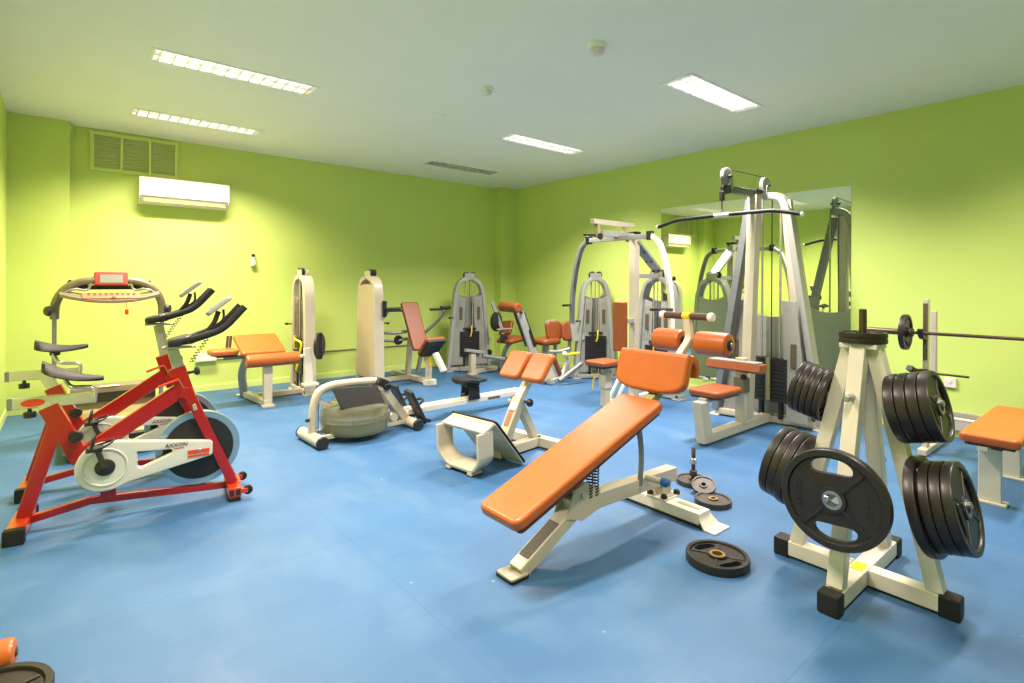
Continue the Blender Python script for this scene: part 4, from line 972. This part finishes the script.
p = MB(ox); p.slab([(-.05, .13), (.28, .13), (.33, .24), (.28, .33), (.10, .365), (0, .345)], .62, frame((tx+.03, 6.10, 0), (0, 1, 0), (0, 0, 1)), .012, 2); hd = p.build('motor_hood', 'bronze', tm)
MB(ox).span((tx-.28, 6.02, .225), (tx+.34, 6.055, .31), .004).build('hood_vent', 'black', hd)
p = MB(ox); p.box((tx+.0, 6.096, .353), (.14, .004, .014), Matrix.Rotation(math.radians(-60), 4, 'X'), 0); p.build('hood_lettering', 'plate_white', hd)
p = MB(ox); p.span((tx-.24, 4.98, .15), (tx+.30, 6.06, .165), .003); p.build('running_belt', 'olive', tm)
for s in (-1, 1): MB(ox).span((tx+.03+s*.31-.045, 4.93, .06), (tx+.03+s*.31+.045, 6.20, .185), .012).build('side_rail', 'bronze', tm)
p = MB(ox); p.span((tx-.27, 4.92, .06), (tx+.33, 4.99, .17), .02); p.build('rear_roller_cover', 'black', tm)
for x in (tx-.26, tx+.32):
    for y in (5.0, 6.25): MB(ox).box((x, y, .03), (.06, .07, .06)).build('foot', 'rubber', tm)
MB(ox).box((tx+.03, 6.12, .11), (.80, .09, .05)).build('upright_base', 'dgrey', tm)

# ------------------------------------------------------------------ weight plates
def plate_parts(name, label, R, T, m='iron', grips=2, loc=(0, 0, 0), group=None, hub=.026, hubmat='steel', spoke=4, text=None):
    """disc lying in local XY, axis local z"""
    r = thing(name, label, 'weight plate', loc, 0, group)
    holes = [circle(hub, 20)]
    for g in range(grips):
        a = 2*PI*g/grips+PI/2; c_ = []
        w_, h_ = R*.40, R*.155
        for i in range(24):
            t_ = 2*PI*i/24; x_ = w_*math.copysign(abs(math.cos(t_))**.75, math.cos(t_)); y_ = h_*math.copysign(abs(math.sin(t_))**.8, math.sin(t_))+R*.66-.38*x_*x_/R
            c_.append((x_*math.cos(a-PI/2)-y_*math.sin(a-PI/2), x_*math.sin(a-PI/2)+y_*math.cos(a-PI/2)))
        holes.append(c_)
    p = MB(); p.slab(circle(R*.87, 48), T*.55, Matrix.Identity(4), .001, holes=holes)
    t = T/2
    p.lathe((0, 0, 0), (0, 0, 1), [(R*.84, -t), (R*.86, -t), (R*.985, -t), (R, -t+.005), (R, t-.005), (R*.985, t), (R*.87, t), (R*.84, t*.55), (R*.84, -t*.55), (R*.84, -t)], 56)
    p.lathe((0, 0, 0), (0, 0, 1), [(hub, -t), (hub+R*.12, -t), (hub+R*.13, -t*.6), (hub+R*.13, t*.6), (hub+R*.12, t), (hub, t), (hub, -t)], 28)
    for i in range(spoke):
        a = 2*PI*(i+.5)/spoke; q = V((math.cos(a), math.sin(a), 0))
        for s in (-1, 1): p.beam(q*R*.2+V((0, 0, s*t*.55)), q*R*.82+V((0, 0, s*t*.55)), R*.075, t*.5, bev=.003)
    p.build('disc', m, r)
    MB().lathe((0, 0, 0), (0, 0, 1), [(hub*.96, -t-.001), (hub+.010, -t-.001), (hub+.010, t+.001), (hub*.96, t+.001), (hub*.96, -t-.001)], 24).build('bush', hubmat, r)
    if text:
        for base in (0, PI):
            p = MB()
            for i, ch_ in enumerate(text):
                a = base+(len(text)/2-.5-i)*.17
                p.text(ch_, R*.17, Matrix.Rotation(a-PI/2, 4, 'Z') @ Matrix.Translation((0, R*.66, t*.55)), .0022)
            p.build('raised_lettering', m, r)
    return r
def aim(o, axis, spin=0.):
    q = V((0, 0, 1)).rotation_difference(V(axis).normalized()) @ Quaternion((0, 0, 1), spin)
    o.rotation_mode = 'QUATERNION'; o.rotation_quaternion = q
    return o
fp_ = plate_parts('weight_plate', 'black two-grip weight plate lying alone on the blue floor by the bench foot', .142, .040, 'iron', 2, (2.352, 1.325, .020), None, .025, 'brass', 4)
fp_.rotation_euler = (0, 0, math.radians(-20))
sp1 = plate_parts('weight_plate', 'small grey plate flat on the floor under the upright dumbbell bar', .108, .030, 'ironw', 0, (3.165, 1.955, .015), 'loose small plates behind the bench', .016, 'ironw', 0)
sp2 = plate_parts('weight_plate', 'small grey plate lying flat in front, with a smaller one tilted on its edge', .105, .030, 'ironw', 0, (2.965, 1.70, .015), 'loose small plates behind the bench', .016, 'brass', 0)
sp3 = plate_parts('weight_plate', 'smallest grey plate tilted across the two flat ones', .072, .022, 'ironw', 0, (3.055, 1.815, .050), 'loose small plates behind the bench', .015, 'ironw', 0)
aim(sp3, (-.42, -.22, .9))
db = thing('dumbbell_bar', 'short dumbbell bar standing upright in a small grey plate', 'dumbbell bar', (3.165, 1.955, 0))
p = MB().cyl((0, 0, 0), (0, 0, .09), .0125, .002, 14).cyl((0, 0, .09), (0, 0, .215), .013, .002, 14)
for i in range(10): p.ring((0, 0, .185+i*.005), (0, 0, 1), .013, .0016, 14, 5)
p.build('threaded_bar', 'darksteel', db)
MB().cyl((0, 0, .045), (0, 0, .085), .024, .004, 8).build('lower_collar', 'darksteel', db)
MB().cyl((0, 0, .125), (0, 0, .165), .021, .006, 20).build('star_nut', 'chrome', db)

# ------------------------------------------------------------------ weight tree
TX, TY = 2.685, .835
wt = thing('weight_tree', 'ivory A-frame weight plate tree on a cross base', 'plate rack', (TX, TY, 0))
MB().span((-.35, -.035, .012), (.40, .035, .08), .006).build('base_beam', 'white', wt)
for s in (-1, 1): MB().span((-.035, min(s*.035, s*.31), .012), (.035, max(s*.035, s*.31), .08), .006).build('base_arm', 'white', wt)
for x, y, sx, sy in ((-.345, 0, .07, .08), (.395, 0, .07, .08), (0, .33, .08, .07), (0, -.31, .08, .07)):
    MB().box((x, y, .042), (sx, sy, .084), bev=.008).build('rubber_cap', 'rubber', wt)
for x, y in ((-1, 0), (1, 0), (0, 1), (0, -1)):
    b0 = V((x*.285, y*.265, .08)); t0 = V((x*.037, y*.042, 1.045))
    MB().beam(b0, t0, .06, .06, side=(y, x, 0) if x else (1, 0, 0)).build('leg', 'white', wt)
MB().span((-.066, -.072, 1.03), (.066, .072, 1.052), .004).build('top_plate', 'white', wt)
MB().box((-.070, 0, 1.0), (.006, .028, .04), bev=.002).build('maker_badge', 'label_brown', wt)
MB().cyl((0, 0, 1.05), (0, 0, 1.20), .015).build('top_pin', 'darksteel', wt)
MB().box((-.03, -.0, .0812), (.085, .045, .002), Matrix.Rotation(0, 4, 'Z'), 0).build('yellow_sticker', 'yellow', wt)
def legx(z): return .285-(.285-.037)*(z-.08)/.965
def legy(z): return .265-(.265-.042)*(z-.08)/.965
pegs = [((-1, 0), .465, .215), ((-1, 0), .83, .10), ((1, 0), .46, .10), ((1, 0), .83, .10), ((0, 1), .415, .205), ((0, 1), .795, .19), ((0, -1), .41, .19), ((0, -1), .79, .19)]
for (x, y), z, L in pegs:
    b0 = V((x*legx(z), y*legy(z), z)); q = V((x, y, .0 if x == -1 else .25)).normalized()
    m_ = 'brass' if (x == 1 and z < .6) else 'steel'
    MB().cyl(b0-q*.02, b0+q*L, .0135, .003, 14).build('peg', m_, wt)
# plates hung on the pegs
def stack(side, z, specs, start, group, words, tilt=.25, spin0=.3):
    """specs: list of (radius, thickness) from the leg outward"""
    y = start; n = len(specs)
    names = {1: ['only'], 3: ['inner', 'middle', 'outer'], 4: ['innermost', 'second from the frame', 'third from the frame', 'outermost'],
             5: ['innermost', 'second from the frame', 'middle', 'second from the free end', 'outermost']}[n]
    for i, (R, T) in enumerate(specs):
        y += T/2
        q = V((side[0], side[1], tilt)).normalized()
        b0 = V((TX+side[0]*y, TY+side[1]*y, z+tilt*(y-legy(z))))
        lab = words.format(names[i])
        k_ = (R, T)
        if k_ not in PL:
            PL[k_] = o = plate_parts('weight_plate', lab, R, T, 'iron', 2, (0, 0, 0), group, .024, 'steel', 4)
        else: o = copy_tree(PL[k_])
        o['label'] = lab; o['group'] = group
        o.location = b0-V((0, 0, .010)); aim(o, q, spin0+i*.5)
        y += T/2+.003
PL = {}
stack((0, 1), .795, [(.122, .024)]*5, legy(.80)+.032, 'plates on the tree peg facing the lat pulldown, upper', '{} plate on the upper weight-tree peg facing the lat pulldown')
stack((0, 1), .415, [(.180, .036), (.180, .036), (.172, .034), (.172, .034)], legy(.42)+.032, 'plates on the tree peg facing the lat pulldown, lower', '{} plate on the lower weight-tree peg facing the lat pulldown')
stack((0, -1), .79, [(.142, .036), (.142, .036), (.142, .036), (.142, .036)], legy(.80)+.025, 'plates on the tree peg facing the flat bench, upper', '{} plate on the upper weight-tree peg towards the flat orange bench')
stack((0, -1), .41, [(.195, .036), (.175, .034), (.175, .034), (.175, .034)], legy(.42)+.028, 'plates on the tree peg facing the flat bench, lower', '{} plate on the lower weight-tree peg towards the flat orange bench')
big = plate_parts('weight_plate', 'large black weight plate facing the camera on the front of the weight tree', .194, .042, 'iron', 2, (TX-.372, TY-.02, .465), None, .026, 'steel', 4, '45LBS')
big.rotation_mode = 'QUATERNION'
big.rotation_quaternion = Matrix(((0, 0, -1), (-1, 0, 0), (0, 1, 0))).to_quaternion() @ Quaternion((0, 0, 1), math.radians(4))
for i, lab in enumerate(('lower of the two small black plates stacked on top of the weight tree', 'upper of the two small black plates stacked on top of the weight tree')):
    plate_parts('weight_plate', lab, .092, .022, 'iron', 0, (TX, TY, 1.064+i*.0235), 'small plates on top of the weight tree', .016, 'iron', 0)

# ------------------------------------------------------------------ flat bench with barbell rack
fbn = thing('flat_bench', 'flat orange bench at the barbell rack by the right wall', 'exercise bench', (4.6, .64, 0))
ox = (-4.6, -.64, 0)
p = MB(ox); pad(p, (4.58, .625, .425), (1, 0, 0), (0, 1, 0), 1.12, .27, .055, .03, .018); p.build('bench_pad', 'orange', fbn)
p = MB(ox); p.box((4.58, .625, .389), (1.06, .22, .018)); p.build('pad_base', 'vback', fbn)
for x in (4.28, 4.95):
    MB(ox).beam((x, .655, .015), (x, .655, .33), .105, .05, side=(0, 1, 0)).build('leg', 'white', fbn)
    MB(ox).box((x, .655, .355), (.06, .12, .055)).build('leg_bracket', 'black', fbn)
    MB(ox).box((x, .655, .008), (.09, .16, .016)).build('foot', 'white', fbn)
MB(ox).beam((4.05, .655, .37), (5.15, .655, .37), .05, .03).build('pad_rail', 'white', fbn)
rk = thing('barbell_rack', 'tall pale barbell rack standing at the right wall behind the weight tree', 'barbell rack', (5.2, .62, 0))
ox = (-5.2, -.62, 0)
for y in (1.165, .075):
    s = 1 if y > .6 else -1
    MB(ox).beam((5.14, y, .02), (5.14, y, 1.20), .035, .06, side=(0, 1, 0)).build('upright', 'cream', rk)
    MB(ox).box((5.11, y, .95), (.008, .030, .44), bev=.002).build('hole_strip', 'label', rk)
    MB(ox).beam((5.36, y, .30), (5.36, y, 1.10), .035, .05, side=(0, 1, 0)).build('rear_upright', 'trunk', rk)
    MB(ox).beam((5.03, y, .03), (5.60, y, .03), .06, .045).build('foot_beam', 'cream', rk)
    MB(ox).beam((5.14, y, .34), (5.36, y, .34), .035, .04).build('side_brace', 'trunk', rk)
    p = MB(ox); p.rtube([(5.12, y, .90), (5.03, y, .905), (4.985, y, .925), (4.965, y, .975)], .035, .022, .03); p.build('bar_hook', 'black', rk)
    p = MB(ox); p.rtube([(5.12, y+s*.0, .64), (4.99, y+s*.04, .65), (4.94, y+s*.06, .68)], .045, .04, .03); p.build('safety_catch', 'black', rk)
    MB(ox).cyl((5.14, y+.02, .72) if False else (5.36, y-.02, .60), (5.36, y-.22, .60), .009).build('storage_pin', 'darksteel', rk)
MB(ox).beam((5.14, .075, .34), (5.14, 1.165, .34), .04, .04).build('rack_crossbar', 'cream', rk)
bb = thing('barbell', 'long dark steel barbell resting on the rack hooks', 'barbell', (5.0, .62, .945))
MB().cyl((0, -.63, 0), (0, .63, 0), .0125, .001, 14).build('shaft', 'darksteel', bb)
for s in (-1, 1):
    MB().cyl((0, s*.62, 0), (0, s*.93, 0), .0235, .003, 18).build('sleeve', 'darksteel', bb)
    MB().cyl((0, s*.595, 0), (0, s*.625, 0), .034, .004, 18).build('collar', 'darksteel', bb)
for s, lab in ((1, 'small weight plate on the barbell end nearest the weight tree'), (-1, 'small weight plate on the barbell end away from the weight tree')):
    o = plate_parts('weight_plate', lab, .138, .032, 'iron', 3, (5.0, .62+s*.645, .945), 'plates on the barbell', .0245, 'iron', 0)
    aim(o, (0, s, 0), .4)

# ------------------------------------------------------------------ things cut by the lower left corner of the frame
o = plate_parts('weight_plate', 'black plate on the floor beside the orange roller, cut by the frame', .168, .050, 'iron', 2, (-.20, 2.235, .025), None, .026, 'steel', 4)
o.rotation_euler = (0, 0, 1.1)
fr_ = thing('foam_roller', 'orange roller lying on the floor behind the black plate', 'foam roller', (-.30, 2.46, .052))
roller(MB(), (-.17, .02, 0), (.165, -.015, 0), .052).build('roll', 'orange', fr_)
MB().cyl((-.185, .021, 0), (.17, -.015, 0), .012).build('core', 'darksteel', fr_)

# ------------------------------------------------------------------ world, camera, view
w = bpy.data.worlds.new('World'); SC.world = w; w.use_nodes = True
w.node_tree.nodes['Background'].inputs[0].default_value = (.8, .85, 1, 1); w.node_tree.nodes['Background'].inputs[1].default_value = .3

cd = bpy.data.cameras.new('Camera'); cam = bpy.data.objects.new('Camera', cd); COL.objects.link(cam)
f_px, yaw, roll = 536.0, .6894, .0057
cd.sensor_fit = 'HORIZONTAL'; cd.sensor_width = 36; cd.lens = f_px/1024*36
cd.shift_x = 0; cd.shift_y = -(341.5-284.08)/1024
cd.clip_start = .05; cd.clip_end = 60
F = V((math.sin(yaw), math.cos(yaw), 0)); R_ = V((math.cos(yaw), -math.sin(yaw), 0)); U_ = V((0, 0, 1))
m = Matrix(((R_.x, U_.x, -F.x), (R_.y, U_.y, -F.y), (R_.z, U_.z, -F.z)))
m = m @ Matrix.Rotation(roll, 3, 'Z')
cam.matrix_world = Matrix.Translation((0, 0, 1.3)) @ m.to_4x4()
SC.camera = cam
SC.view_settings.view_transform = 'Standard'; SC.view_settings.look = 'None'
SC.view_settings.gamma = 1; SC.view_settings.use_curve_mapping = False
SC.view_settings.exposure = 0.06
SC.cycles.use_denoising = True
SC.cycles.max_bounces = 10; SC.cycles.diffuse_bounces = 6; SC.cycles.sample_clamp_indirect = 6
